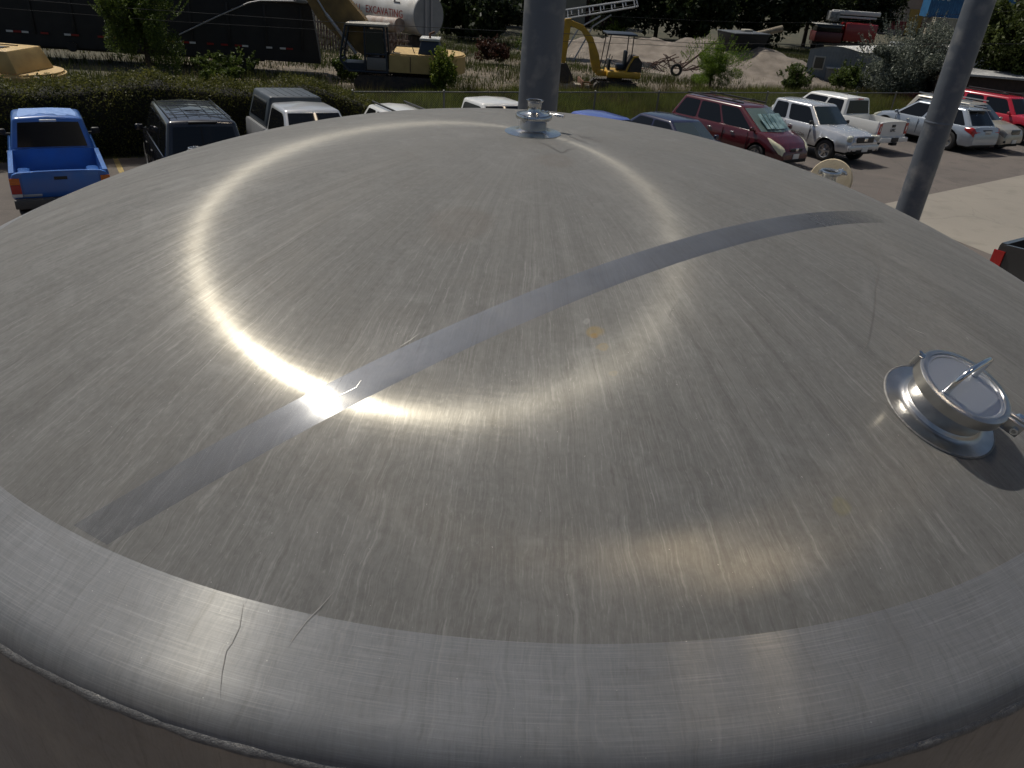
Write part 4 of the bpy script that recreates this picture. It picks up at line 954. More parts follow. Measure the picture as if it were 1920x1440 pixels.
# 3 silver pickup with dark canopy, nose toward the camera
silver = paint('silver_paint', (.50, .51, .52), metal=.35, rough=.28, dirt=.15)
capm = mat('charcoal_canopy', (.055, .068, .08), .42, c2=(.04, .05, .06), nscale=3)
T = pickup('pickup_truck', 'silver pickup truck with a dark charcoal canopy over its bed, right of the black car', -5.46, 18.5, -57, silver,
       dict(L=5.1, W=1.80, belt=1.06, roof=1.70, hood=1.04, cab=(-.72, .58), wr=.36, sill=.42, floor=.6, flare=.03, sw=[(.08, .92, .08, .90)], mirror=silver))
b = MB(); x0_, x1_ = -2.52, -.80; z0_, z1_ = 1.065, 1.80
b.hexa([(x0_, -.80, z0_), (x1_, -.80, z0_), (x1_, .80, z0_), (x0_, .80, z0_), (x0_+.18, -.64, z1_), (x1_, -.64, z1_), (x1_, .64, z1_), (x0_+.18, .64, z1_)], .06, 3); cp = b.build('canopy', capm, T, 35)
for sd_ in (-1, 1):
    b = MB(); n_ = Vector((0, sd_*.73, .16)).normalized()*.006; f = lambda x_, v_: Vector((x_, sd_*(.80-.16*v_), z0_+(z1_-z0_)*v_))+n_
    pp = [f(-2.30, .18), f(-1.00, .18), f(-1.00, .74), f(-2.16, .74)]; pp = pp if sd_ < 0 else pp[::-1]
    b.plate(pp, .005); b.build('canopy_window', glass_dark, cp, None)
    b = MB(); pp = [f(-2.20, .77), f(-1.00, .77), f(-1.00, .81), f(-2.18, .81)]; pp = pp if sd_ < 0 else pp[::-1]; b.plate(pp, .012); b.build('drip_rail', alloy, cp, None)
for yy in (-.4, -.2, 0, .2, .4):
    b = MB(); b.box((-1.6, yy, z1_+.004), (1.3, .03, .014), bev=.004); b.build('roof_rib', capm, cp, 40)
# hidden behind the dome: white car roof, small white pickup, blue car
whitep = paint('white_paint', (.68, .68, .66), rough=.3, dirt=.08)
def roww(s, o=0): p = ROW+D*s+PN*o; return p.x, p.y
x_, y_ = roww(-12.2, .3)
suv('wagon', 'white wagon with black roof rails, only its roof showing above the tank dome', x_, y_, -57, whitep, dict(L=4.4, W=1.70, belt=.95, roof=1.42, hood=.95, ws=(1.2, .4), rear=(-1.7, -2.05), wr=.33, sw=[(.05, .36, .05, .36), (.40, .66, .40, .66), (.7, .94, .7, .92)],
    boxes=[('roof_rail', black_plastic, (-.7, .48, 1.49), (2.0, .05, .05), .015), ('roof_rail', black_plastic, (-.7, -.48, 1.49), (2.0, .05, .05), .015)]))
x_, y_ = roww(-9.8, .1)
pickup('pickup_truck', 'white pickup truck with dark bed liner left of the thick steel post, mostly hidden', x_, y_, -57, whitep,
       dict(L=5.1, W=1.84, belt=1.14, roof=1.80, hood=1.10, cab=(-.72, .58), wr=.36, sill=.42, floor=.6, sw=[(.08, .92, .08, .90)],
            plates=[('tail_light', lens_red, [(-2.552, .78, .80), (-2.552, .78, 1.0), (-2.552, .87, 1.0), (-2.552, .87, .80)], .02)], boxes=[('bed_liner', black_plastic, (-1.62, 0, .64), (1.7, 1.5, .04), .01), ('bed_liner_front', black_plastic, (-.80, 0, .84), (.03, 1.5, .4), .01)]))
bluec = paint('mid_blue_paint', (.06, .10, .36), rough=.3, dirt=.1)
x_, y_ = roww(-5.9, -.1)
suv('sedan', 'mid blue car mostly hidden by the tank, right of the thick steel post', x_, y_, -57, bluec, dict(L=4.4, W=1.74, belt=.88, roof=1.36, hood=.9, ws=(1.05, .3), rear=(-1.0, -1.6), wr=.31, sill=.25, sw=[(.06, .48, .06, .47), (.52, .92, .51, .90)]))
navy = paint('navy_paint', (.010, .012, .045), rough=.22, dirt=.1)
x_, y_ = roww(-3.1, -1.5)
suv('sedan', 'dark navy sedan between the blue car and the dark red van', 4.55, 24.2, -56, navy, dict(L=4.6, W=1.78, belt=.92, roof=1.40, hood=.92, ws=(1.15, .38), rear=(-1.0, -1.75), wr=.32, sill=.25, sw=[(.06, .48, .06, .47), (.52, .92, .51, .90)],
    handles=[.3, -.6], wsm=mat('grey_glass', (.045, .06, .065), .1, coat=.3)))
# maroon minivan
maroon = paint('dark_red_paint', (.075, .008, .012), rough=.22, dirt=.08)
sunshade = mat('foil_sunshade', (.42, .58, .55), .3, .45, c2=(.16, .26, .26), nscale=4, ramp=(.4, .6))
T = suv('minivan', 'dark red minivan with a silver sunshade behind its windshield', 7.25, 27.0, -52.5, maroon,
    dict(L=5.08, W=1.96, belt=1.06, roof=1.70, hood=1.05, ws=(1.62, .50), rear=(-2.0, -2.4), wr=.33, tum=.36, bow=.2, sill=.26,
         ztop=[(-2.54, .8), (-2.42, 1.0), (-2.3, 1.06), (1.35, 1.06), (1.62, 1.05), (2.0, .93), (2.3, .78), (2.46, .64), (2.54, .52)],
         sw=[(.08, .38, .07, .36), (.405, .68, .385, .67), (.705, .96, .695, .95)], handles=[.55, -.45], seams=[1.2, .15, -1.15], spokes=7,
         skins=[('headlight', mat('yellowed_lens', (.62, .60, .42), .2, coat=.5), [(1.92, 3.9, 4.2), (2.05, 3.2, 4.7), (2.25, 2.6, 5.0), (2.42, 2.2, 5.3), (2.50, 2.3, 5.1)])],
         boxes=[('roof_rail', black_plastic, (-.75, .60, 1.77), (2.5, .04, .05), .015), ('roof_rail', black_plastic, (-.75, -.60, 1.77), (2.5, .04, .05), .015), ('roof_crossbar', black_plastic, (0, 0, 1.80), (.05, 1.2, .03), .01), ('roof_crossbar', black_plastic, (-1.4, 0, 1.80), (.05, 1.2, .03), .01),
                ('number_plate', white_plastic, (2.55, 0, .42), (.02, .32, .16), .004), ('grille', black_plastic, (2.51, 0, .62), (.05, .62, .10), .02), ('emblem', chrome, (2.54, 0, .63), (.03, .14, .09), .012), ('air_intake', under, (2.53, 0, .28), (.05, 1.2, .12), .02)],
         wsm=mat('clear_glass_green', (.10, .14, .13), .06, coat=.3)))
# sunshade folded panels just outside the glass plane's inner face
b = MB()
for i in range(6):
    y0_ = -.56+i*.19; zz = .03*(i % 2)
    for vv in (0,):
        A = [(1.70-.93*v_+.012+.14*(1-abs(y0_+.085)/.85)*1.0, y_, 1.01+.69*v_+.012) for v_, y_ in ((.16, y0_), (.16, y0_+.17), (.72, y0_+.17), (.72, y0_))]
        b.plate(A, .010+zz*.15)
b.build('sunshade', sunshade, T, None)
# silver pickup (extended cab)
silv2 = paint('bright_silver_paint', (.56, .57, .585), metal=.45, rough=.24, dirt=.1)
T = pickup('pickup_truck', 'silver extended cab pickup truck between the dark red van and the white pickup', 10.25, 28.95, -58, silv2,
       dict(L=5.3, W=1.86, belt=1.12, roof=1.72, hood=1.10, cab=(-1.12, .72), wr=.37, sill=.44, floor=.65, flare=.05, ro=1.25, sw=[(.07, .58, .06, .56), (.64, .94, .62, .93)], handles=[.05], hm=chrome, seams=[.98, -.18], spokes=6,
            lamps=[('headlight', lens_clear, (2.52, .66, .90), (.20, .36, .22), 28, 0), ('fog_light', black_plastic, (2.64, .62, .54), (.12, .22, .12), 15, 0)],
            boxes=[('grille', black_plastic, (2.64, 0, .87), (.06, .92, .20), .03), ('emblem', chrome, (2.675, 0, .88), (.02, .18, .12), .012), ('front_bumper', silv2, (2.64, 0, .60), (.14, 1.62, .22), .06), ('air_intake', under, (2.70, 0, .50), (.04, .9, .12), .02),
                   ('number_plate', white_plastic, (2.72, 0, .56), (.02, .32, .15), .004), ('bed_liner', black_plastic, (-1.9, 0, .69), (1.4, 1.55, .04), .01)], ws=mat('tinted_glass', (.02, .028, .027), .05, coat=.4)))
text('TACOMA', .13, chrome, T, Matrix.Translation((.52, -.945, .74)) @ Matrix.Rotation(R_(90), 4, 'X'))
# white pickup, tail toward the camera
T = pickup('pickup_truck', 'white pickup truck with its tailgate toward the camera, right of the silver extended cab pickup', 12.45, 32.1, 123.5, whitep,
       dict(L=5.4, W=1.88, belt=1.16, roof=1.76, hood=1.12, cab=(-1.02, 1.0), wr=.38, sill=.46, floor=.7, ro=1.2, sw=[(.07, .54, .06, .53), (.58, .93, .57, .92)], handles=[.3, -.5], seams=[1.1, .1],
            plates=[('tail_light', lens_red, [(-2.702, .76, .72), (-2.702, .76, 1.12), (-2.702, .915, 1.12), (-2.702, .915, .72)], .02), ('lamp_inner', white_plastic, [(-2.724, .81, .82), (-2.724, .81, 1.02), (-2.724, .86, 1.02), (-2.724, .86, .82)], .004)],
            boxes=[('rear_bumper', whitep, (-2.80, 0, .53), (.20, 1.76, .17), .03), ('number_plate', black_plastic, (-2.905, 0, .55), (.02, .46, .16), .01), ('tailgate_handle', black_plastic, (-2.706, 0, 1.02), (.02, .22, .10), .01), ('brake_light', lens_red, (-1.0, 0, 1.74), (.03, .32, .04), .008),
                   ('roof_antenna', mat('grey_badge2', (.2, .2, .2), .4), (-.3, 0, 1.82), (.14, .05, .05), .02), ('tow_hitch', under, (-2.86, 0, .40), (.18, .3, .12), .02)]))
text('GMC', .16, black_plastic, T, Matrix.Translation((-2.712, 0, .86)) @ Matrix.Rotation(R_(-90), 4, 'Z') @ Matrix.Rotation(R_(90), 4, 'X'))
# silver-blue wagon
silb = paint('silver_blue_paint', (.34, .38, .43), metal=.4, rough=.24, dirt=.1)
suv('sport_utility_vehicle', 'silver blue sport utility wagon with roof rails, partly behind the right steel post', 17.3, 33.7, 119.5, silb,
    dict(L=5.05, W=1.96, belt=1.07, roof=1.66, hood=1.05, ws=(1.35, .45), rear=(-1.72, -2.28), wr=.39, tum=.345, sill=.32, sw=[(.05, .38, .05, .37), (.41, .68, .40, .67), (.71, .94, .70, .91)], handles=[.5, -.55], seams=[1.1, .0, -1.0], spokes=5, twin=True,
         boxes=[('roof_rail', alloy, (-.6, .60, 1.72), (2.3, .04, .045), .015), ('roof_rail', alloy, (-.6, -.60, 1.72), (2.3, .04, .045), .015), ('number_plate', white_plastic, (-2.50, -.02, .86), (.05, .40, .14), .004), ('plate_recess', black_plastic, (-2.485, .0, .87), (.04, .60, .20), .01), ('rear_skirt', black_plastic, (-2.42, 0, .40), (.20, 1.6, .16), .04), ('spoiler', silb, (-1.86, 0, 1.64), (.24, 1.2, .035), .012)],
         skins=[('tail_light', lens_red, [(-2.50, 2.3, 4.6), (-2.42, 2.3, 4.4), (-2.25, 2.5, 3.9), (-2.08, 2.8, 3.4)]), ('headlight', lens_clear, [(1.95, 3.4, 4.0), (2.2, 2.6, 4.6), (2.45, 2.4, 4.9)])], lamps=[('tail_lamp_inner', lens_red, (-2.49, .62, .82), (.06, .34, .15), 0, 0)]))
# beige suv nose toward the camera
champ = paint('champagne_paint', (.40, .37, .31), metal=.3, rough=.28, dirt=.15)
suv('sport_utility_vehicle', 'champagne beige sport utility vehicle facing the camera beside the silver blue wagon', 19.0, 34.6, -57, champ,
    dict(L=4.9, W=1.92, belt=1.12, roof=1.72, hood=1.12, ws=(1.35, .50), rear=(-1.95, -2.3), wr=.37, sill=.34, sw=[(.05, .38, .05, .37), (.41, .68, .40, .67), (.71, .94, .70, .91)], handles=[.5, -.5],
         skins=[('headlight', mat('smoky_lens', (.16, .16, .15), .12, coat=.5), [(1.86, 3.5, 4.1), (2.05, 2.8, 4.5), (2.25, 2.4, 4.8), (2.40, 2.4, 5.0)])], lamps=[ ('fog_light', black_plastic, (2.36, .58, .48), (.14, .26, .10), 15, 0)],
         boxes=[('grille', mat('dark_chrome', (.12, .12, .12), .25, .8), (2.40, 0, .80), (.07, .66, .30), .03), ('roof_rail', alloy, (-.7, .62, 1.80), (2.5, .04, .05), .015), ('roof_rail', alloy, (-.7, -.62, 1.80), (2.5, .04, .05), .015), ('number_plate', white_plastic, (2.47, 0, .48), (.02, .32, .15), .004)]))
redp = paint('bright_red_paint', (.42, .012, .03), rough=.24, dirt=.08)
suv('sport_utility_vehicle', 'bright red large sport utility vehicle at the far right end of the parked row', 22.0, 37.4, -57, redp,
    dict(L=5.2, W=1.98, belt=1.20, roof=1.88, hood=1.20, ws=(1.35, .75), rear=(-2.2, -2.45), wr=.40, tum=.375, sill=.42, sw=[(.05, .36, .05, .36), (.40, .66, .40, .66), (.70, .95, .70, .93)], handles=[.5, -.5],
         boxes=[('roof_rail', black_plastic, (-.7, .62, 1.97), (2.6, .05, .06), .015), ('roof_rail', black_plastic, (-.7, -.62, 1.97), (2.6, .05, .06), .015)], plates=[('headlight', lens_clear, [(2.3, .90, .9), (2.58, .6, .88), (2.52, .6, 1.06), (2.2, .88, 1.1)], .02)]))
# dark grey pickup at the right edge
greyp = paint('dark_grey_paint', (.045, .045, .045), metal=.3, rough=.25, dirt=.1)
q = PT(1882, 455, 13.2)
yw = 37.; f_ = Vector((math.cos(R_(yw)), math.sin(R_(yw)), 0)); l_ = Vector((-f_.y, f_.x, 0)); cc = q - l_*.92 + f_*2.75
pickup('pickup_truck', 'dark grey pickup truck cut off at the right edge, red rear lamp showing', cc.x, cc.y, yw, greyp,
       dict(L=5.6, W=1.98, belt=1.30, roof=1.9, hood=1.2, cab=(-.7, 1.1), wr=.40, sill=.5, floor=.8, ro=1.2, row=False, sw=[(.07, .54, .06, .53), (.58, .93, .57, .92)], handles=[.3, -.3],
            plates=[('tail_light', lens_red, [(-2.805, .80, .82), (-2.805, .80, 1.18), (-2.79, .99, 1.18), (-2.79, .99, .82)], .03)], boxes=[('rear_bumper', chrome, (-2.90, 0, .62), (.20, 1.9, .20), .04), ('tailgate_handle', black_plastic, (-2.81, 0, 1.1), (.02, .26, .10), .01)]))

# ---------------------------------------------------------------- YARD MACHINES
yel = mat('weathered_yellow_paint', (.50, .33, .09), .55, c2=(.36, .24, .08), nscale=2.5, bump=.1, bscale=20)
tan_ = mat('faded_tan_paint', (.52, .36, .14), .6, c2=(.40, .27, .10), nscale=2., bump=.1, bscale=20)
browny = mat('dirty_boom_paint', (.22, .14, .045), .65, c2=(.13, .085, .03), nscale=2.)
navyf = mat('dark_blue_frame', (.014, .022, .035), .45)
steel_d = mat('dark_machine_steel', (.03, .027, .025), .75, c2=(.06, .045, .035), nscale=6, bump=.3)
rust = mat('rusty_steel', (.16, .065, .03), .9, c2=(.09, .045, .03), nscale=8, bump=.4)
def track(t, x0, x1, y, w, h, mt=steel_d):
    b = MB(); r = h/2; poly = []
    for a in np.linspace(-90, 90, 9): poly.append((x1-r+r*math.cos(R_(a)), r+r*math.sin(R_(a))))
    for a in np.linspace(90, 270, 9): poly.append((x0+r+r*math.cos(R_(a)), r+r*math.sin(R_(a))))
    b.prism(poly, w, Matrix.Translation((0, y, 0)))
    n = int((x1-x0)/.16)
    for i in range(n):
        xx = x0+r*.6+(x1-x0-r*1.2)*i/(n-1); b.box((xx, y, h+.012), (.06, w*1.02, .03)); b.box((xx, y, -.0), (.06, w*1.02, .03))
    tr = b.build('track', mt, t, 40)
    for i in range(5):
        xx = x0+r+(x1-x0-2*r)*i/4
        b = MB(); b.lathe([(0, -w/2-.04), (r*.62, -w/2-.03), (r*.62, w/2+.03), (0, w/2+.04)], 16, Matrix.Translation((xx, y, r)) @ Matrix.Rotation(R_(90), 4, 'X')); b.build('road_wheel', steel_d, tr, 40)
def excavator():
    q = PT(752, 158, 33.0); M = ground_matrix(q.x, q.y, R_(183), False)
    t = thing('excavator', 'large faded yellow excavator with a dark blue cab in front of the white cylindrical tank', 'excavator', M)
    track(t, -1.9, 1.9, .95, .55, .80); track(t, -1.9, 1.9, -.95, .55, .80)
    b = MB(); b.lathe([(0, .55), (.75, .55), (.75, .98), (0, .98)], 24); b.box((0, 0, .45), (1.6, 1.6, .35)); b.build('undercarriage', steel_d, t, 40)
    b = MB(); n = 10; poly = [(.35, -1.25), (-1.9, -1.25)] + [(-1.9-.95*math.sin(R_(a)), -1.25*math.cos(R_(a))) for a in np.linspace(12, 168, 12)] + [(-1.9, 1.25), (.35, 1.25)]
    A = [b.bm.verts.new((x, y, .98)) for x, y in poly]; B = [b.bm.verts.new((x, y, 1.72)) for x, y in poly]
    b.bm.faces.new(A[::-1]); b.bm.faces.new(B)
    for i in range(len(poly)): j = (i+1) % len(poly); b.bm.faces.new((A[i], A[j], B[j], B[i]))
    bmesh.ops.bevel(b.bm, geom=[e for e in b.bm.edges if abs(e.verts[0].co.z-1.72) < .01 and abs(e.verts[1].co.z-1.72) < .01], offset=.06, segments=2, affect='EDGES')
    b.build('house', tan_, t, 35)
    for xx in (-.55, -1.55):
        b = MB(); b.box((xx, 1.262, 1.33), (.025, .02, .62)); b.build('panel_seam', steel_d, t)
    b = MB(); b.hexa([(-.85, -.1, 1.72), (-1.85, -.1, 1.72), (-1.85, 1.05, 1.72), (-.85, 1.05, 1.72), (-.98, .0, 2.25), (-1.72, .0, 2.25), (-1.72, .9, 2.25), (-.98, .9, 2.25)], .03); b.build('engine_hood', navyf, t)
    b = MB(); b.box((-1.35, .45, 2.30), (.85, 1.0, .10), bev=.02); b.build('hood_cover', mat('pale_grey_panel', (.45, .45, .43), .5), t)
    b = MB(); b.tube([(-1.35, .75, 2.3), (-1.35, .75, 2.52), (-1.55, .75, 2.6)], .05, 10); b.build('exhaust_pipe', rust, t)
    b = MB(); b.tube([(-.7, .9, 1.74), (-.6, .9, 2.0), (.1, .9, 2.0), (.2, .9, 1.74)], .022, 8); b.build('handrail', steel_d, t)
    # cab: frame bars, roof, lower panels, seat
    cx0, cx1, cy0, cy1 = .42, 2.40, .30, 1.28
    sil = [(cx0, .95), (cx1-.35, .95), (cx1, 1.35), (cx1-.05, 1.75), (cx1-.28, 2.72), (cx0+.12, 2.72)]
    cab_ = thing('x', '', '') if False else None
    b = MB()
    for y in (cy0, cy1):
        for i in range(len(sil)):
            a, c = sil[i], sil[(i+1) % len(sil)]; b.tube([(a[0], y, a[1]), (c[0], y, c[1])], .05, 8)
        b.tube([(1.36, y, .95), (1.34, y, 2.72)], .045, 8); b.tube([(cx0, y, 1.65), (1.36, y, 1.65)], .035, 8)
    for x, z in sil: b.tube([(x, cy0, z), (x, cy1, z)], .045, 8)
    b.build('cab_frame', navyf, t, 50)
    b = MB(); b.box((1.25, .79, 2.76), (1.75, 1.1, .08), bev=.03); b.build('cab_roof', mat('pale_cab_roof', (.34, .32, .28), .6), t)
    b = MB(); b.box((.88, cy1+.03, 1.28), (.82, .03, .48), bev=.01); b.build('door_panel', mat('dull_grey_panel', (.16, .15, .14), .6), t)
    b = MB(); b.box((1.85, .79, 1.12), (.9, .95, .30)); b.box((.9, cy0, 1.3), (.9, .03, .66)); b.build('cab_floor', navyf, t)
    b = MB(); b.box((.95, .79, 1.45), (.5, .5, .18), bev=.04); b.box((.72, .79, 1.85), (.16, .48, .70), bev=.04); b.build('seat', black_plastic, t)
    b = MB(); b.plate([(cx0+.08, cy1+.0, 1.70), (1.30, cy1, 1.70), (1.28, cy1, 2.62), (cx0+.2, cy1, 2.62)], .006); b.build('window', mat('dusty_glass', (.05, .05, .045), .15), t)
    # boom rising away, far side of the cab
    Mb = Matrix.Translation((0, -.15, 0))
    b = MB(); b.prism([(.55, 1.35), (1.1, 1.15), (2.4, 1.9), (3.5, 2.8), (4.6, 4.6), (5.6, 7.4), (5.2, 7.6), (4.0, 5.9), (2.9, 4.4), (1.5, 2.9)], .62, Mb); b.build('boom', browny, t, 30)
    b = MB(); b.tube([(1.9, .25, 1.5), (3.1, .25, 3.0)], .075, 10); b.tube([(3.1, .25, 3.0), (4.1, .25, 4.6)], .045, 10); b.build('boom_cylinder', mat('piston_grey', (.35, .36, .38), .3, .6), t, 40)
    b = MB(); b.prism([(5.0, 7.8), (5.6, 7.2), (8.8, 6.9), (8.8, 7.2), (5.6, 8.2)], .4, Mb); b.build('stick', browny, t, 30)
    b = MB(); b.prism([(8.7, 7.3), (9.3, 7.4), (9.8, 6.8), (9.6, 6.1), (8.9, 5.8), (8.9, 6.6)], .9, Mb); b.build('bucket', steel_d, t, 30)
excavator()
def mini():
    q = PT(1150, 163, 38.6); M = ground_matrix(q.x, q.y, R_(186), False)
    t = thing('mini_excavator', 'small yellow mini excavator with an open canopy, right of the thick steel post', 'excavator', M)
    for y in (-.6, .6): track(t, -1.2, 1.2, y, .36, .62)
    b = MB(); b.box((1.75, 0, .42), (.10, 1.7, .42), bev=.02); b.box((1.45, .4, .38), (.6, .1, .12)); b.box((1.45, -.4, .38), (.6, .1, .12)); b.build('dozer_blade', rust, t)
    b = MB(); b.lathe([(0, .5), (.4, .5), (.4, .82), (0, .82)], 20); b.build('turntable', steel_d, t, 40)
    b = MB(); b.box((-.35, 0, 1.0), (1.75, 1.35, .34), bev=.10, seg=3); b.box((.75, 0, .98), (.5, .6, .26), bev=.05); b.build('house', mat('worksite_yellow', (.52, .30, .02), .5, c2=(.38, .22, .03), nscale=3), t)
    Y = _mats['worksite_yellow']
    b = MB(); pl_ = [(-.45, 1.15), (-1.22, 1.15), (-1.22, 1.62), (-1.0, 1.86), (-.75, 1.86), (-.55, 1.5)]; b.prism(pl_, 1.2); b.build('engine_cover', steel_d, t, 30)
    b = MB(); b.tube([(-.42, .62, 1.16), (-.55, .62, 1.5), (-.74, .62, 1.86), (-.98, .62, 1.90)], .05, 8); b.build('cover_trim', Y, t, 40)
    b = MB(); b.box((-.2, 0, 1.32), (.45, .5, .25), bev=.05); b.box((-.42, 0, 1.72), (.14, .5, .75), bev=.05); b.build('seat', mat('blue_black_vinyl', (.02, .028, .04), .5), t)
    b = MB(); b.box((.45, .25, 1.45), (.12, .5, .5), bev=.03); b.tube([(.35, .3, 1.6), (.3, .3, 1.85)], .02, 6); b.tube([(.35, -.3, 1.6), (.3, -.3, 1.85)], .02, 6); b.build('control_console', black_plastic, t)
    for x in (.55, -.62):
        for y in (-.6, .6): b = MB(); b.tube([(x+(.18 if x > 0 else 0), y, 1.15), (x, y, 2.82)], .028, 8); b.build('canopy_post', steel_d, t, 40)
    b = MB(); b.box((-.02, 0, 2.86), (1.55, 1.42, .09), bev=.035); b.build('canopy', navyf, t)
    b = MB(); b.prism([(.75, .95), (1.15, .98), (1.35, 1.5), (1.55, 2.3), (1.95, 2.85), (2.75, 3.18), (2.7, 3.38), (1.9, 3.15), (1.35, 2.6), (.95, 1.8)], .22); b.build('boom', Y, t, 30)
    b = MB(); b.tube([(1.0, .0, 1.0), (1.05, 0, 1.4), (1.5, 0, 2.2)], .05, 8); b.build('boom_cylinder', alloy, t, 40)
    b = MB(); b.prism([(2.55, 3.42), (2.85, 3.38), (2.95, 2.9), (2.86, 1.3), (2.66, 1.3), (2.55, 2.9)], .18); b.build('stick', Y, t, 30)
    b = MB(); b.prism([(2.6, 1.35), (2.95, 1.35), (3.15, .9), (3.1, .55), (2.6, .42), (2.15, .55), (2.35, .95)], .62); b.build('bucket', steel_d, t, 30)
mini()
# counterweight corner of another machine at far left
def roller():
    q = PT(40, 140, 23.5); M = Matrix.Translation(q) @ Matrix.Rotation(R_(-5), 4, 'Z')
    z = gz(q.x, q.y)-q.z
    t = thing('excavator', 'pale yellow excavator rear with a boxy engine hood above the hedge at the far left', 'excavator', M)
    b = MB(); n = 14; poly = [(-3.2, -1.2), (.0, -1.2)]+[(0+1.35*math.sin(R_(a)), -1.2*math.cos(R_(a))) for a in np.linspace(8, 172, n)]+[(0, 1.2), (-3.2, 1.2)]
    A = [b.bm.verts.new((x, y, -.42)) for x, y in poly]; B = [b.bm.verts.new((x, y, .16)) for x, y in poly]; b.bm.faces.new(A[::-1]); b.bm.faces.new(B)
    for i in range(len(poly)): j = (i+1) % len(poly); b.bm.faces.new((A[i], A[j], B[j], B[i]))
    bmesh.ops.bevel(b.bm, geom=[e for e in b.bm.edges if abs(e.verts[0].co.z-.16) < .01 and abs(e.verts[1].co.z-.16) < .01], offset=.07, segments=3, affect='EDGES')
    b.build('counterweight', tan_, t, 35)
    b = MB(); b.hexa([(-3.0, -.95, .16), (.62, -.95, .16), (.62, .8, .16), (-3.0, .8, .16), (-3.0, -.85, .80), (.36, -.85, .80), (.36, .7, .80), (-3.0, .7, .80)], .04); b.build('engine_hood', tan_, t, 30)
    for yy in (-.5, -.1, .3):
        b = MB(); b.box((-1.1, yy, .815), (2.0, .05, .03)); b.build('hood_rib', browny, t)
    b = MB(); b.box((-.3, -.25, .815), (.35, .2, .03)); b.build('intake_grille', black_plastic, t)
    b = MB(); b.tube([(.9, .3, -.1), (1.4, .2, -.15), (1.75, 0, -.4), (1.9, -.2, -.8)], .03, 6); b.tube([(.9, .5, -.1), (1.5, .5, -.1), (1.95, .2, -.5), (2.1, 0, -.9)], .03, 6); b.build('hydraulic_hose', black_plastic, t, 40)
    b = MB(); b.box((-1.2, 0, z/2-.2), (3.4, 2.0, abs(z)-.42)); b.build('undercarriage', steel_d, t)
roller()
# dump trailer
def trailer():
    q0 = PT(-260, 150, 31.5); q1 = PT(603, 150, 35.2); q0.z = gz(q0.x, q0.y); q1.z = gz(q1.x, q1.y)
    d = (q1-q0); L = d.length; yaw = math.atan2(d.y, d.x); zc0 = min(q0.z, q1.z)
    t = thing('dump_trailer', 'long black dump trailer with red and white reflector strips behind the hedge', 'trailer', Matrix.Translation(q0) @ Matrix.Rotation(yaw, 4, 'Z') @ Matrix.Rotation(math.atan2(q0.z-q1.z, L), 4, 'Y'))
    # +x along trailer toward its rear; near side is y=0
    blk = mat('black_trailer_paint', (.006, .006, .007), .6, c2=(.012, .012, .013), nscale=2)
    b = MB(); b.prism([(0, .70), (L, .62), (L-.34, 3.12), (0, 3.30)], 2.4, Matrix.Translation((0, 1.2, 0))); b.build('dump_body', blk, t, 30)
    for i in range(12):
        b = MB(); b.box((.8+i*(L-1.6)/11, -.03, 2.05), (.10, .08, 1.8), bev=.01); b.build('side_rib', blk, t)
    b = MB(); b.tube([(0, -.02, 3.3), (L-.4, -.02, 3.14)], .06, 6); b.build('top_rail', mat('faded_rail', (.03, .022, .022), .6), t)
    rw = mat('reflector_white', (.6, .6, .58), .4); rr_ = mat('reflector_red', (.22, .008, .008), .4)
    x = L-.95; k = 0
    while x > .3:
        for j, w in enumerate((.26, .30)):
            if random.random() < .86:
                b = MB(); b.box((x-w/2, -.08, 1.20), (w, .012, .08)); b.build('reflector', (rw, rr_)[j], t)
            x -= w+.02
        k += 1
        if k % 3 == 0: x -= .45
    b = MB(); b.box((L/2-1, 1.2, .60), (L-3.2, 1.0, .24)); b.box((L/2, .06, .90), (L*.9, .10, .22)); b.build('chassis', blk, t)
    for xx in (1.6, 2.9, 4.2):
        for yy in (.25, 2.15):
            M = Matrix.Translation((xx, yy, .5)) @ Matrix.Rotation(R_(90), 4, 'X'); b = MB(); b.lathe([(.28, -.14), (.47, -.14), (.5, -.1), (.5, .1), (.47, .14), (.28, .14)], 28); w = b.build('wheel', rubber, t, 40, M)
            b = MB(); b.lathe([(.28, .12), (.24, .02), (.1, .0), (0, .0)], 20); b.build('rim', alloy, w, 40)
    b = MB(); b.prism([(L-4.0, .70), (L-2.8, .70), (L-3.15, .0), (L-3.45, .0)], .25, Matrix.Translation((0, .35, 0))); b.tube([(L-4.6, .4, .9), (L-3.3, .4, .15)], .04, 6); b.build('landing_leg', blk, t)
    b = MB(); b.lathe([(0, -.12), (.2, -.12), (.22, 0), (.2, .12), (0, .12)], 20, Matrix.Translation((L-10.6, .0, .72)) @ Matrix.Rotation(R_(90), 4, 'X')); b.build('air_tank', blk, t, 40)
    # tarp arm
    a0 = Vector((L-6.1, -.16, 1.5)); 
    b = MB(); b.tube([a0, (L-4.4, -.20, 2.35), (L-3.0, -.2, 3.0), (L-2.5, -.2, 3.12), (L-.95, -.2, 3.2)], .032, 8); b.build('tarp_arm', mat('grey_arm', (.30, .30, .30), .5, .4), t, 50)
    b = MB(); b.box((L-.8, .4, 3.22), (.6, 1.2, .16), bev=.04); b.build('tarp_roller', mat('grey_roller', (.15, .17, .18), .6), t)
trailer()
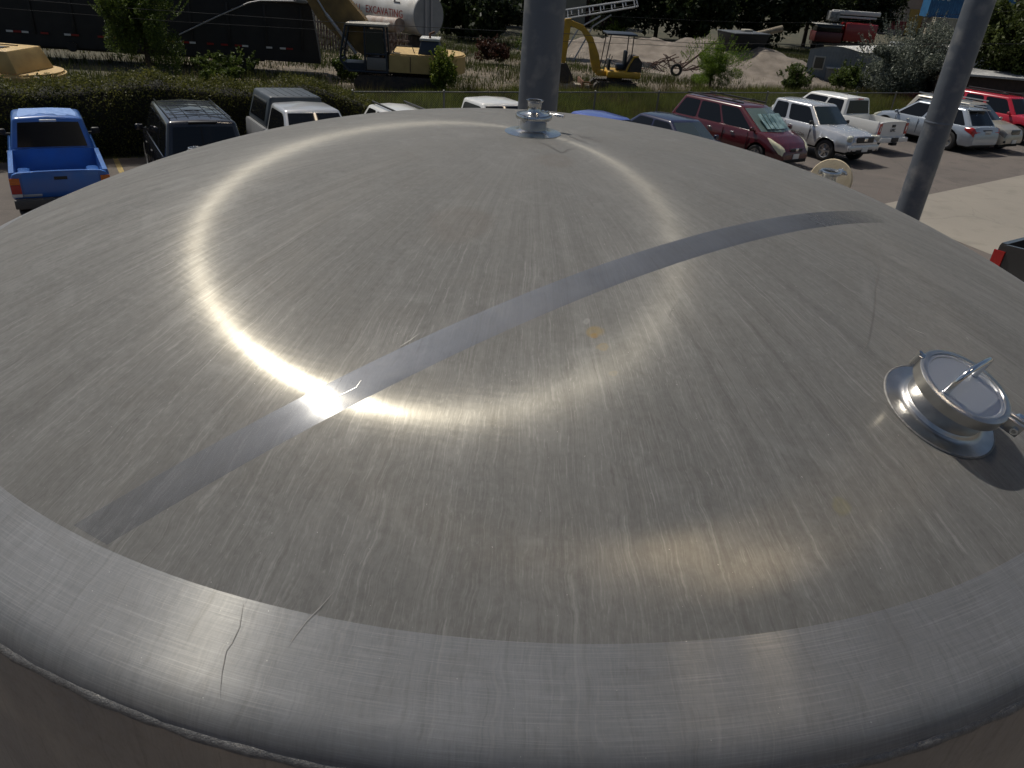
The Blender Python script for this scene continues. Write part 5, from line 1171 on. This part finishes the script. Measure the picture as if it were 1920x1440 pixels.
# white cylindrical tank with lettering
def fuel_tank():
    c = PT(804, 30, 46.0); R = 1.22
    # axis runs left and away, end disc faces right/near
    yaw = R_(180-42); ax_ = Vector((math.cos(yaw), math.sin(yaw), 0))
    M = Matrix(((ax_.x, -ax_.y, 0, c.x), (ax_.y, ax_.x, 0, c.y), (0, 0, 1, c.z), (0, 0, 0, 1)))
    t = thing('cylindrical_tank', 'white horizontal cylindrical tank with red lettering and a grey end behind the excavator', 'tank', M)
    wm = mat('white_tank_paint', (.62, .61, .58), .5, c2=(.5, .48, .44), nscale=1.5); LL = 9.5
    RM = Matrix.Rotation(R_(90), 4, 'Y')
    b = MB(); b.lathe([(R-.04, 0), (R, .04), (R, LL-.04), (R-.04, LL), (0, LL)], 56, RM); b.build('barrel', wm, t, 40)
    b = MB(); b.lathe([(0, -.01), (R-.02, -.01), (R-.02, .03)], 56, RM); b.build('end_cap', mat('grey_end', (.26, .27, .28), .6, c2=(.22, .23, .24), nscale=2), t, 40)
    for yy in (-.18, .28):
        b = MB(); b.box((-.05, yy, 0), (.08, .14, 2.4)); b.build('end_brace', mat('grey_brace', (.30, .30, .31), .5), t)
    zg = gz(c.x, c.y)-c.z
    for xx in (.9, 4.5, 8.4): b = MB(); b.box((xx, 0, (zg-R)/2-.2), (.35, 1.6, abs(zg)-R+.5)); b.build('support', steel_d, t)
    b = MB(); b.tube([(1.0, R+.3, -.6), (4.2, R+.3, -.75)], .42, 20); bx = b.build('side_drum', mat('dull_white_drum', (.36, .33, .3), .6, c2=(.24, .16, .12), nscale=3), t, 40)
    text('EXCAVATING', .62, mat('red_lettering', (.35, .03, .02), .6), t, Matrix.Translation((2.95, R*math.cos(R_(3))+.012, -.02)) @ Matrix.Rotation(R_(180), 4, 'Z') @ Matrix.Rotation(R_(90), 4, 'X'), ext=.002)
    text('DALL', .62, mat('red_lettering', (.35, .03, .02), .6), t, Matrix.Translation((6.05, R*math.cos(R_(3))+.012, -.02)) @ Matrix.Rotation(R_(180), 4, 'Z') @ Matrix.Rotation(R_(90), 4, 'X'), ext=.002)
    b = MB()
    b.tube([(1.5, R*.86+.02, R*.52), (2.1, R*.86+.02, R*.52), (2.1, R*.78+.02, R*.66)], .03, 6); b.build('hatch_outline', steel_d, t)
fuel_tank()
# rusty plank fence
def plank(px0, px1, pyb, dep, h, lab):
    a = PT(px0, pyb, dep); c = PT(px1, pyb+3, dep+.5); a.z = gz(a.x, a.y); c.z = gz(c.x, c.y)
    t = thing('plank_fence', lab, 'fence', Matrix.Identity(4), 'weathered plank fence panels'); n = max(4, int((c-a).length/.16)); g = random.Random(px0)
    m = mat('red_brown_planks', (.11, .06, .045), .9, c2=(.30, .24, .2), nscale=5, ramp=(.4, .6))
    b = MB()
    for i in range(n):
        p = a.lerp(c, i/n); b.box((p.x, p.y, p.z+h/2+g.uniform(-.05, .05)), (.13, .03, h), rz=g.uniform(-.1, .1))
    b.build('planks', m, t, None)
    b = MB(); b.box(((a.x+c.x)/2, a.y+.08, a.z+h*.7), ((c-a).length, .05, .1)); b.build('rail', m, t)
plank(592, 655, 66, 46, 2.3, 'rusty red brown plank fence panel right of the black dump trailer')
plank(724, 768, 78, 44.5, 1.5, 'short weathered plank fence panel under the white cylindrical tank')
# conveyor
def conveyor():
    dp = 53.; A0, A1 = PT(1025, 41, dp), PT(1191, 13, dp-2); B0, B1 = PT(1025, 24, dp), PT(1188, 0, dp-2)
    t = thing('conveyor', 'light grey lattice conveyor boom slanting up behind the mini excavator', 'conveyor', Matrix.Identity(4))
    m = mat('grey_lattice', (.36, .37, .38), .5, .2); off = Vector((.3, 1.0, 0))
    b = MB()
    for o_ in (Vector((0, 0, 0)), off):
        b.tube([A0+o_, A1+o_], .07, 6); b.tube([B0+o_, B1+o_], .07, 6)
        for i in range(9): f = i/8; b.tube([A0.lerp(A1, f)+o_, B0.lerp(B1, f)+o_], .05, 6)
    for i in range(9): f = i/8; b.tube([A0.lerp(A1, f), A0.lerp(A1, f)+off], .04, 6)
    b.build('lattice', m, t, 40)
    b = MB(); b.face([A0.lerp(B0, .35), A1.lerp(B1, .35), A1.lerp(B1, .35)+off, A0.lerp(B0, .35)+off]); b.build('belt', rubber, t)
    for (x0, y0, x1, y1) in ((1086, 52, 1126, 30), (1112, 49, 1146, 28)):
        p = PT(x0, y0, dp-.6); r = PT(x1, y1, dp-1.2); g_ = Vector((p.x-1.2, p.y, gz(p.x, p.y))); b = MB(); b.tube([g_, p, r], .06, 6); b.build('support_leg', m, t, 40)
conveyor()
# gravel pile
def pile():
    c0 = GP(1310, 150); 
    M_gr = mat('gravel', (.21, .18, .15), .95, c2=(.13, .11, .09), nscale=1.2, bump=1., bscale=9, detail=12)
    g = np.random.RandomState(9); V = []; Fq = []; nx_, ny_ = 110, 60
    peaks = [(1225, 118, 57, 1.9, 5.0), (1165, 120, 58, 1.8, 4.5), (1290, 125, 56, 2.1, 4.6), (1345, 120, 56, 2.3, 4.4), (1440, 128, 52, 2.15, 4.3), (1392, 128, 53, 2.25, 4.4), (1110, 118, 60, 1.4, 4.5)]
    pk = [(GP_d(px, d), h, w) for px, py, d, h, w in peaks]
    xs = np.linspace(-4, 36, nx_+1); ys = np.linspace(38, 66, ny_+1); ph = g.uniform(0, 6, 8)
    for y in ys:
        for x in xs:
            z = 0
            for (qx, qy), h, w in pk:
                r = math.hypot(x-qx, (y-qy)*1.05)/w; z = max(z, h*math.exp(-1.05*r**1.7)-.10)
            z += (.12*math.sin(x*1.7+ph[0])*math.sin(y*1.3+ph[1])+.06*math.sin(x*3.9+ph[2]+y)+g.uniform(-.03, .03))*min(1, z*1.5)
            V.append((x, y, gz(x, y)+z-.05))
    for j in range(ny_):
        for i in range(nx_): a = j*(nx_+1)+i; Fq.append((a, a+1, a+nx_+2, a+nx_+1))
    o = npmesh('gravel_pile', V, Fq, M_gr); o.data.polygons.foreach_set('use_smooth', [True]*len(o.data.polygons)); tag(o, 'broad pale heap of gravel and dirt across the yard behind the mini excavator', 'gravel pile')
def GP_d(px, dep):
    q = PT(px, 100, dep); return (q.x, q.y)
pile()
def hopper():
    q = PT(1392, 74, 52.0); t = thing('hopper', 'black steel hopper box sitting on top of the gravel pile', 'hopper', Matrix.Translation(q) @ Matrix.Rotation(R_(22), 4, 'Z'))
    b = MB(); b.hexa([(-1.2, -.9, -.6), (1.2, -.9, -.6), (1.2, .9, -.6), (-1.2, .9, -.6), (-1.45, -1.1, .42), (1.45, -1.1, .42), (1.45, 1.1, .42), (-1.45, 1.1, .42)], .02); b.build('box', mat('black_box', (.006, .006, .006), .7), t)
    b = MB(); b.box((0, 0, .46), (2.95, 2.3, .06), bev=.01); b.build('lid', mat('grey_lid', (.13, .14, .15), .5, .3, c2=(.09, .095, .1), nscale=2), t)
    b = MB(); b.box((.45, .3, .56), (.7, .5, .14), bev=.03); b.build('lid_block', mat('pale_block', (.4, .37, .3), .7), t)
    q = PT(1430, 62, 52.5); r = PT(1467, 53, 52.3)
    t2 = thing('pipe', 'pale round concrete pipe sticking out behind the black hopper', 'pipe', Matrix.Identity(4))
    b = MB(); b.tube([q-(r-q)*.8, q, r], [.20, .20, .21], 20); b.build('barrel', mat('pale_pipe', (.26, .22, .16), .8, c2=(.18, .15, .11), nscale=4), t2, 40)
hopper()
# scrap: broken branches and a drum by the pile
q = PT(1262, 112, 47)
t = thing('scrap_heap', 'tangle of rusty scrap and branches at the foot of the gravel pile', 'scrap heap', Matrix.Translation((q.x, q.y, gz(q.x, q.y)+.4)))
b = MB(); g = random.Random(5)
for i in range(34):
    a = Vector((g.uniform(-1.6, 1.6), g.uniform(-.6, .6), g.uniform(0, .5))); c = a+Vector((g.uniform(-1.3, 1.3), g.uniform(-.4, .4), g.uniform(.0, .7))); b.tube([a, a.lerp(c, .5)+Vector((0, 0, g.uniform(-.1, .2))), c], .03, 5)
b.tube([(.5, 0, .2), (2.6, .3, 2.0)], .06, 6); b.build('branches', mat('scrap_brown', (.10, .06, .05), .9), t)
b = MB(); b.lathe([(.22, -.1), (.36, -.1), (.38, 0), (.36, .1), (.22, .1)], 20, Matrix.Translation((.2, -.6, .25)) @ Matrix.Rotation(R_(80), 4, 'X')); b.build('old_tyre', rubber, t, 40)
# pale broken concrete slab under mini bucket
q0 = PT(1040, 146, 38.2); t = thing('concrete_kerb', 'pale concrete block lying on the ground below the mini excavator bucket', 'concrete block', Matrix.Translation((q0.x+.7, q0.y, gz(q0.x, q0.y)+.18)) @ Matrix.Rotation(R_(-6), 4, 'Z'))
b = MB(); b.box((0, 0, 0), (2.3, .55, .34), bev=.06, seg=2); b.build('slab', mat('pale_concrete', (.42, .38, .30), .85, c2=(.3, .27, .22), nscale=6, bump=.3), t)
# office trailer
def office():
    a = PT(1508, 140, 50.5); dA = R_(-8)
    t = thing('office_trailer', 'grey site office trailer with a white roof behind the olive bush', 'trailer', Matrix.Translation((a.x, a.y, gz(a.x, a.y)-.45)) @ Matrix.Rotation(R_(-6), 4, 'Z'))
    gm = mat('grey_siding', (.24, .265, .28), .6, c2=(.20, .22, .235), nscale=2); w, L, h = 3.3, 16., 2.75
    # x along end face (w), side wall runs away to the right: build local frame: end face y=0, length along +y rotated
    n_ = 8; top = [(w*i/n_, h+.28*math.sin(math.pi*i/n_)) for i in range(n_+1)]
    sk = Vector((math.sin(R_(50)), math.cos(R_(50)), 0))*L
    b = MB(); A = [b.bm.verts.new((x, 0, z)) for x, z in [(0, .35), (w, .35)]+[(w, h)]+list(reversed(top))[1:]]; B = [b.bm.verts.new(v.co+sk) for v in A]
    b.bm.faces.new(A); b.bm.faces.new(B[::-1])
    for i in range(len(A)): j = (i+1) % len(A); b.bm.faces.new((A[j], A[i], B[i], B[j]))
    b.build('walls', gm, t, None)
    b = MB(); rows = []
    for x, z in top: p0 = Vector((x+(-.08 if x == 0 else .08 if x >= w-.01 else 0), -.06, z+.02)); rows.append((b.bm.verts.new(p0), b.bm.verts.new(p0+sk*1.01)))
    for r0, r1 in zip(rows[:-1], rows[1:]): b.bm.faces.new((r0[0], r1[0], r1[1], r0[1]))
    b.build('roof', mat('white_roof', (.60, .60, .57), .6, c2=(.48, .48, .45), nscale=1), t, 40)
    b = MB()
    for i in range(16): b.box((.1+i*w/16, -.012, 1.55), (.03, .02, 2.3))
    b.build('siding_ribs', mat('siding_shadow', (.19, .21, .225), .6), t)
    b = MB(); b.box((.75, -.03, 1.95), (.75, .05, .85), bev=.01); f = b.build('window', mat('window_trim', (.42, .40, .35), .6), t)
    b = MB(); b.box((.75, -.06, 1.95), (.58, .02, .68)); b.build('pane', mat('dusty_pane', (.10, .09, .075), .3), f)
    b = MB(); b.box((1.75, -.15, 1.28), (.8, .3, .75), bev=.02); b.build('air_conditioner', mat('ac_grey', (.22, .22, .21), .6), t)
    b = MB(); b.box((1.75, -.22, 1.72), (.95, .5, .06)); b.build('awning', mat('awning_white', (.5, .5, .48), .5), t)
    p = Vector((w*.5, 0, h+.35))+sk*.42; b = MB(); b.box(p, (.8, .8, .3), bev=.05); b.build('roof_vent', mat('vent_grey', (.35, .36, .37), .5), t)
office()
# red boom truck
def boom_truck():
    c = PT(1577, 72, 88); M = Matrix.Translation(c); dz = gz(c.x, c.y)-c.z
    t = thing('boom_truck', 'red service truck with a white folded boom beyond the office trailer', 'truck', M); rd = mat('truck_red', (.26, .012, .015), .4, coat=.4)
    b = MB(); b.box((1.7, 0, .75), (3.7, 2.2, 1.9), bev=.05); b.build('service_body', rd, t)
    b = MB(); b.box((-1.9, 0, .1), (3.2, 2.1, 1.1), bev=.1); b.build('cab', mat('dark_red_cab', (.09, .01, .012), .4), t)
    b = MB(); b.box((-2.0, 0, 1.02), (2.9, 2.0, .72), bev=.08); b.build('cab_window', glass_dark, t)
    b = MB(); b.box((-2.0, 0, 1.44), (3.3, 2.1, .08), bev=.02); b.build('cab_roof', mat('white_cab_roof', (.5, .5, .48), .5), t)
    b = MB(); b.box((1.0, 0, 2.75), (5.6, .55, .45), bev=.06); b.box((1.2, 0, 2.3), (4.6, .4, .22), bev=.03); b.build('boom', mat('white_boom', (.55, .55, .54), .5), t)
    b = MB(); b.box((-1.6, 0, 2.35), (1.2, 1.3, 1.0), bev=.15); b.build('bucket', mat('grey_bucket', (.3, .31, .32), .4, c2=(.1, .1, .1), nscale=4), t)
    b = MB(); b.box((0, 0, -.6), (7.0, .9, .4)); b.build('chassis', steel_d, t)
    for x in (-2.6, 2.4):
        for y in (-.9, .9):
            b = MB(); b.lathe([(.25, -.15), (.5, -.15), (.5, .15), (.25, .15), (.2, .05), (0, .05)], 20, Matrix.Translation((x, y, dz+.5)) @ Matrix.Rotation(R_(90), 4, 'X')); b.build('wheel', rubber, t, 40)
boom_truck()
# far buildings
def bldg_right():
    a = PT(1655, 62, 165); t = thing('warehouse', 'beige warehouse with red bands and a yellow roller door at the upper right', 'building', Matrix.Translation((a.x, a.y, gz(a.x, a.y))) @ Matrix.Rotation(R_(8), 4, 'Z'))
    H = 14; bg_ = mat('beige_wall', (.36, .32, .26), .8, c2=(.32, .285, .235), nscale=.5); rdm = mat('red_band', (.20, .045, .045), .8)
    b = MB(); b.box((17, 10, H/2), (46, 20, H)); b.build('wall', bg_, t)
    b = MB(); b.box((17, -.03, 1.9), (46, .08, 1.7)); b.build('base_band', rdm, t)
    b = MB(); b.box((17, -.03, 8.4), (46, .08, 2.0)); b.build('upper_band', rdm, t)
    for x, m in ((6.6, mat('yellow_door', (.38, .28, .07), .6)), (-1.0, mat('dim_door', (.12, .10, .09), .7)), (16, _mats['yellow_door']), (24, _mats['yellow_door'])):
        b = MB(); b.box((x, -.1, 2.7), (3.4, .14, 5.2)); b.build('roller_door', m, t)
    b = MB(); b.box((17, 10, H+.2), (47, 21, .4)); b.build('roof', mat('roof_grey', (.2, .2, .2), .8), t)
bldg_right()
def container(px, py, dep, wall, label, L=9.0, up=0., letters=None, ang=-6):
    a = PT(px, py, dep); t = thing('shipping_container', label, 'container', Matrix.Translation(a) @ Matrix.Rotation(R_(ang), 4, 'Z'), 'stacked shipping containers')
    b = MB(); n = int(L/.28); V = []
    pts = []
    for i in range(n+1):
        x = i*L/n
        pts += [(x, 0.), (x+.09, -.05 if 1 else 0), (x+.19, -.05), (x+.25, 0.)]
    pts = [(min(x, L), y) for x, y in pts]
    lo = [b.bm.verts.new((x, y, .12)) for x, y in pts]; hi = [b.bm.verts.new((x, y, 2.50)) for x, y in pts]
    for i in range(len(pts)-1): b.bm.faces.new((lo[i], lo[i+1], hi[i+1], hi[i]))
    b.box((L/2, 1.25, 1.3), (L-.02, 2.38, 2.56)); b.build('corrugated_wall', wall, t, None)
    b = MB(); b.box((L/2, -.03, 2.56), (L, .10, .12)); b.box((L/2, -.03, .06), (L, .10, .12)); b.box((.05, -.03, 1.3), (.12, .1, 2.6)); b.box((L-.05, -.03, 1.3), (.12, .1, 2.6)); b.build('frame', wall, t)
    if letters: text(letters, .8, mat('faded_white_letters', (.55, .6, .62), .6), t, Matrix.Translation((1.35, -.075, 2.0)) @ Matrix.Rotation(R_(90), 4, 'X'))
    return t
container(1736, 32, 84, mat('container_blue', (.03, .14, .30), .5, c2=(.022, .10, .23), nscale=2), 'blue corrugated shipping container stacked on top, left of the right steel post', letters='APL')
container(1740, 80, 84, mat('container_beige', (.44, .40, .31), .6, c2=(.34, .30, .24), nscale=2), 'beige corrugated shipping container under the blue one')
def small_bldg():
    a = PT(932, 40, 96); t = thing('building', 'pale building with dark windows behind the thick steel post', 'building', Matrix.Translation((a.x, a.y, gz(a.x, a.y))) @ Matrix.Rotation(R_(-3), 4, 'Z'))
    z0 = 0
    b = MB(); b.box((5.6, 5, 4.0), (11.5, 9, 8.0)); b.build('wall', mat('cream_wall', (.33, .31, .25), .8, c2=(.27, .255, .21), nscale=.6), t)
    b = MB(); b.box((13.6, 5.5, 3.5), (4.6, 8, 7.0)); b.build('red_wing', mat('dark_red_siding', (.05, .014, .014), .8), t)
    for x, z in ((2, 5.4), (9.3, 4.6), (9.3, 6.6), (5.5, 5.4)):
        b = MB(); b.box((x, .42, z), (1.3, .2, 1.3)); f = b.build('window', mat('pale_frame', (.45, .44, .4), .6), t)
        b = MB(); b.box((x, .30, z), (1.05, .06, 1.05)); b.build('pane', glass_dark, f)
small_bldg()
# brown shed and red-roof building at the far right
a = PT(1815, 160, 41); t = thing('shed', 'low brown shed with a pale roof edge behind the red car at the far right', 'shed', Matrix.Translation((a.x, a.y+1.5, gz(a.x, a.y))) @ Matrix.Rotation(R_(-7), 4, 'Z'))
b = MB(); b.box((3.6, 2, 1.0), (7.5, 4, 2.0)); b.build('wall', mat('brown_boards', (.055, .035, .028), .9, c2=(.035, .024, .02), nscale=4), t)
b = MB(); b.box((3.6, 1.95, 2.06), (7.9, 4.4, .12), bev=.02); b.build('roof', mat('pale_roof_sheet', (.42, .42, .41), .5, c2=(.3, .3, .3), nscale=3), t)
a = PT(1860, 25, 150); t = thing('building', 'red and white building partly hidden by the large tree at top right', 'building', Matrix.Translation((a.x, a.y, a.z)) @ Matrix.Rotation(R_(5), 4, 'Z'))
b = MB(); b.box((-1, 6, -2.2), (6, 10, 3.2)); b.build('white_base', mat('white_wall', (.5, .48, .45), .8), t)
b = MB(); b.box((-1, 6, 3.4), (6.2, 10, 8.0)); b.build('red_wall', mat('brick_red_wall', (.20, .035, .04), .8), t)
b = MB(); b.box((-1, 6, (gz(a.x, a.y)-a.z-3.8)/2), (5.8, 9.8, abs(gz(a.x, a.y)-a.z+3.8))); b.build('lower_wall', _mats['white_wall'], t)
# parked vehicle glimpse below containers
# ---------------------------------------------------------------- WIRES
def wire(pts, lab, r=.014):
    b = MB(); P = [PT(x, y, d) for x, y, d in pts]; Q = []
    for i in range(len(P)-1):
        for k in range(6): Q.append(P[i].lerp(P[i+1], k/6))
    Q.append(P[-1]); b.tube(Q, r, 6); o = b.build('overhead_wire', mat('wire_black', (.02, .02, .02), .6), None, 50); tag(o, lab, 'wire', 'thin overhead wires crossing the yard')
wire([(-200, -32, 27), (54, 0, 27), (220, 14, 27), (400, 26, 27), (662, 44, 27), (981, 60, 27), (1060, 63, 27), (1300, 81, 27), (1508, 83, 27), (2000, 82, 27)], 'upper dark overhead wire running across the excavator cab and the gravel pile', .010)
wire([(-200, -8, 27), (0, 15, 27), (220, 32, 27), (340, 41, 27), (640, 58, 27), (981, 75, 27), (1200, 83, 27), (1500, 100, 27)], 'lower dark overhead wire crossing the dump trailer and excavator', .007)
wire([(1035, 22, 30), (1135, 30, 30), (1300, 38, 30), (1440, 43, 30), (1540, 42, 30), (1690, 34, 30), (2000, 14, 30)], 'pale overhead wire sagging in front of the dark trees', .006)
# ---------------------------------------------------------------- behind the camera (unseen, added for its reflections in the tank)
t = thing('workshop', 'unseen workshop building added behind the camera for its reflections in the tank', 'building', Matrix.Translation((0, -14, gz(0, -14)))) 
b = MB(); b.box((-9, -4, 3.0), (26, 8, 6.0)); b.build('reflection_wall', mat('dark_reflection_wall', (.035, .037, .042), .8, c2=(.028, .03, .034), nscale=.7), t)  # added wall, kept dark so the tank rim picks up dark reflections
b = MB(); b.box((14.1, -4, 3.0), (20, 8.1, 5.98)); b.build('wall', mat('tan_workshop_wall', (.40, .35, .27), .8, c2=(.34, .29, .22), nscale=.7), t)
b = MB(); b.box((0, -4, 6.1), (41, 9, .25)); b.build('roof', _mats['roof_grey'], t)
for x in (-12, -4, 5, 13):
    b = MB(); b.box((x, .06, 2.0), (3.4, .12, 4.0)); b.build('roller_door', mat('blue_grey_door', (.06, .10, .2), .5), t)
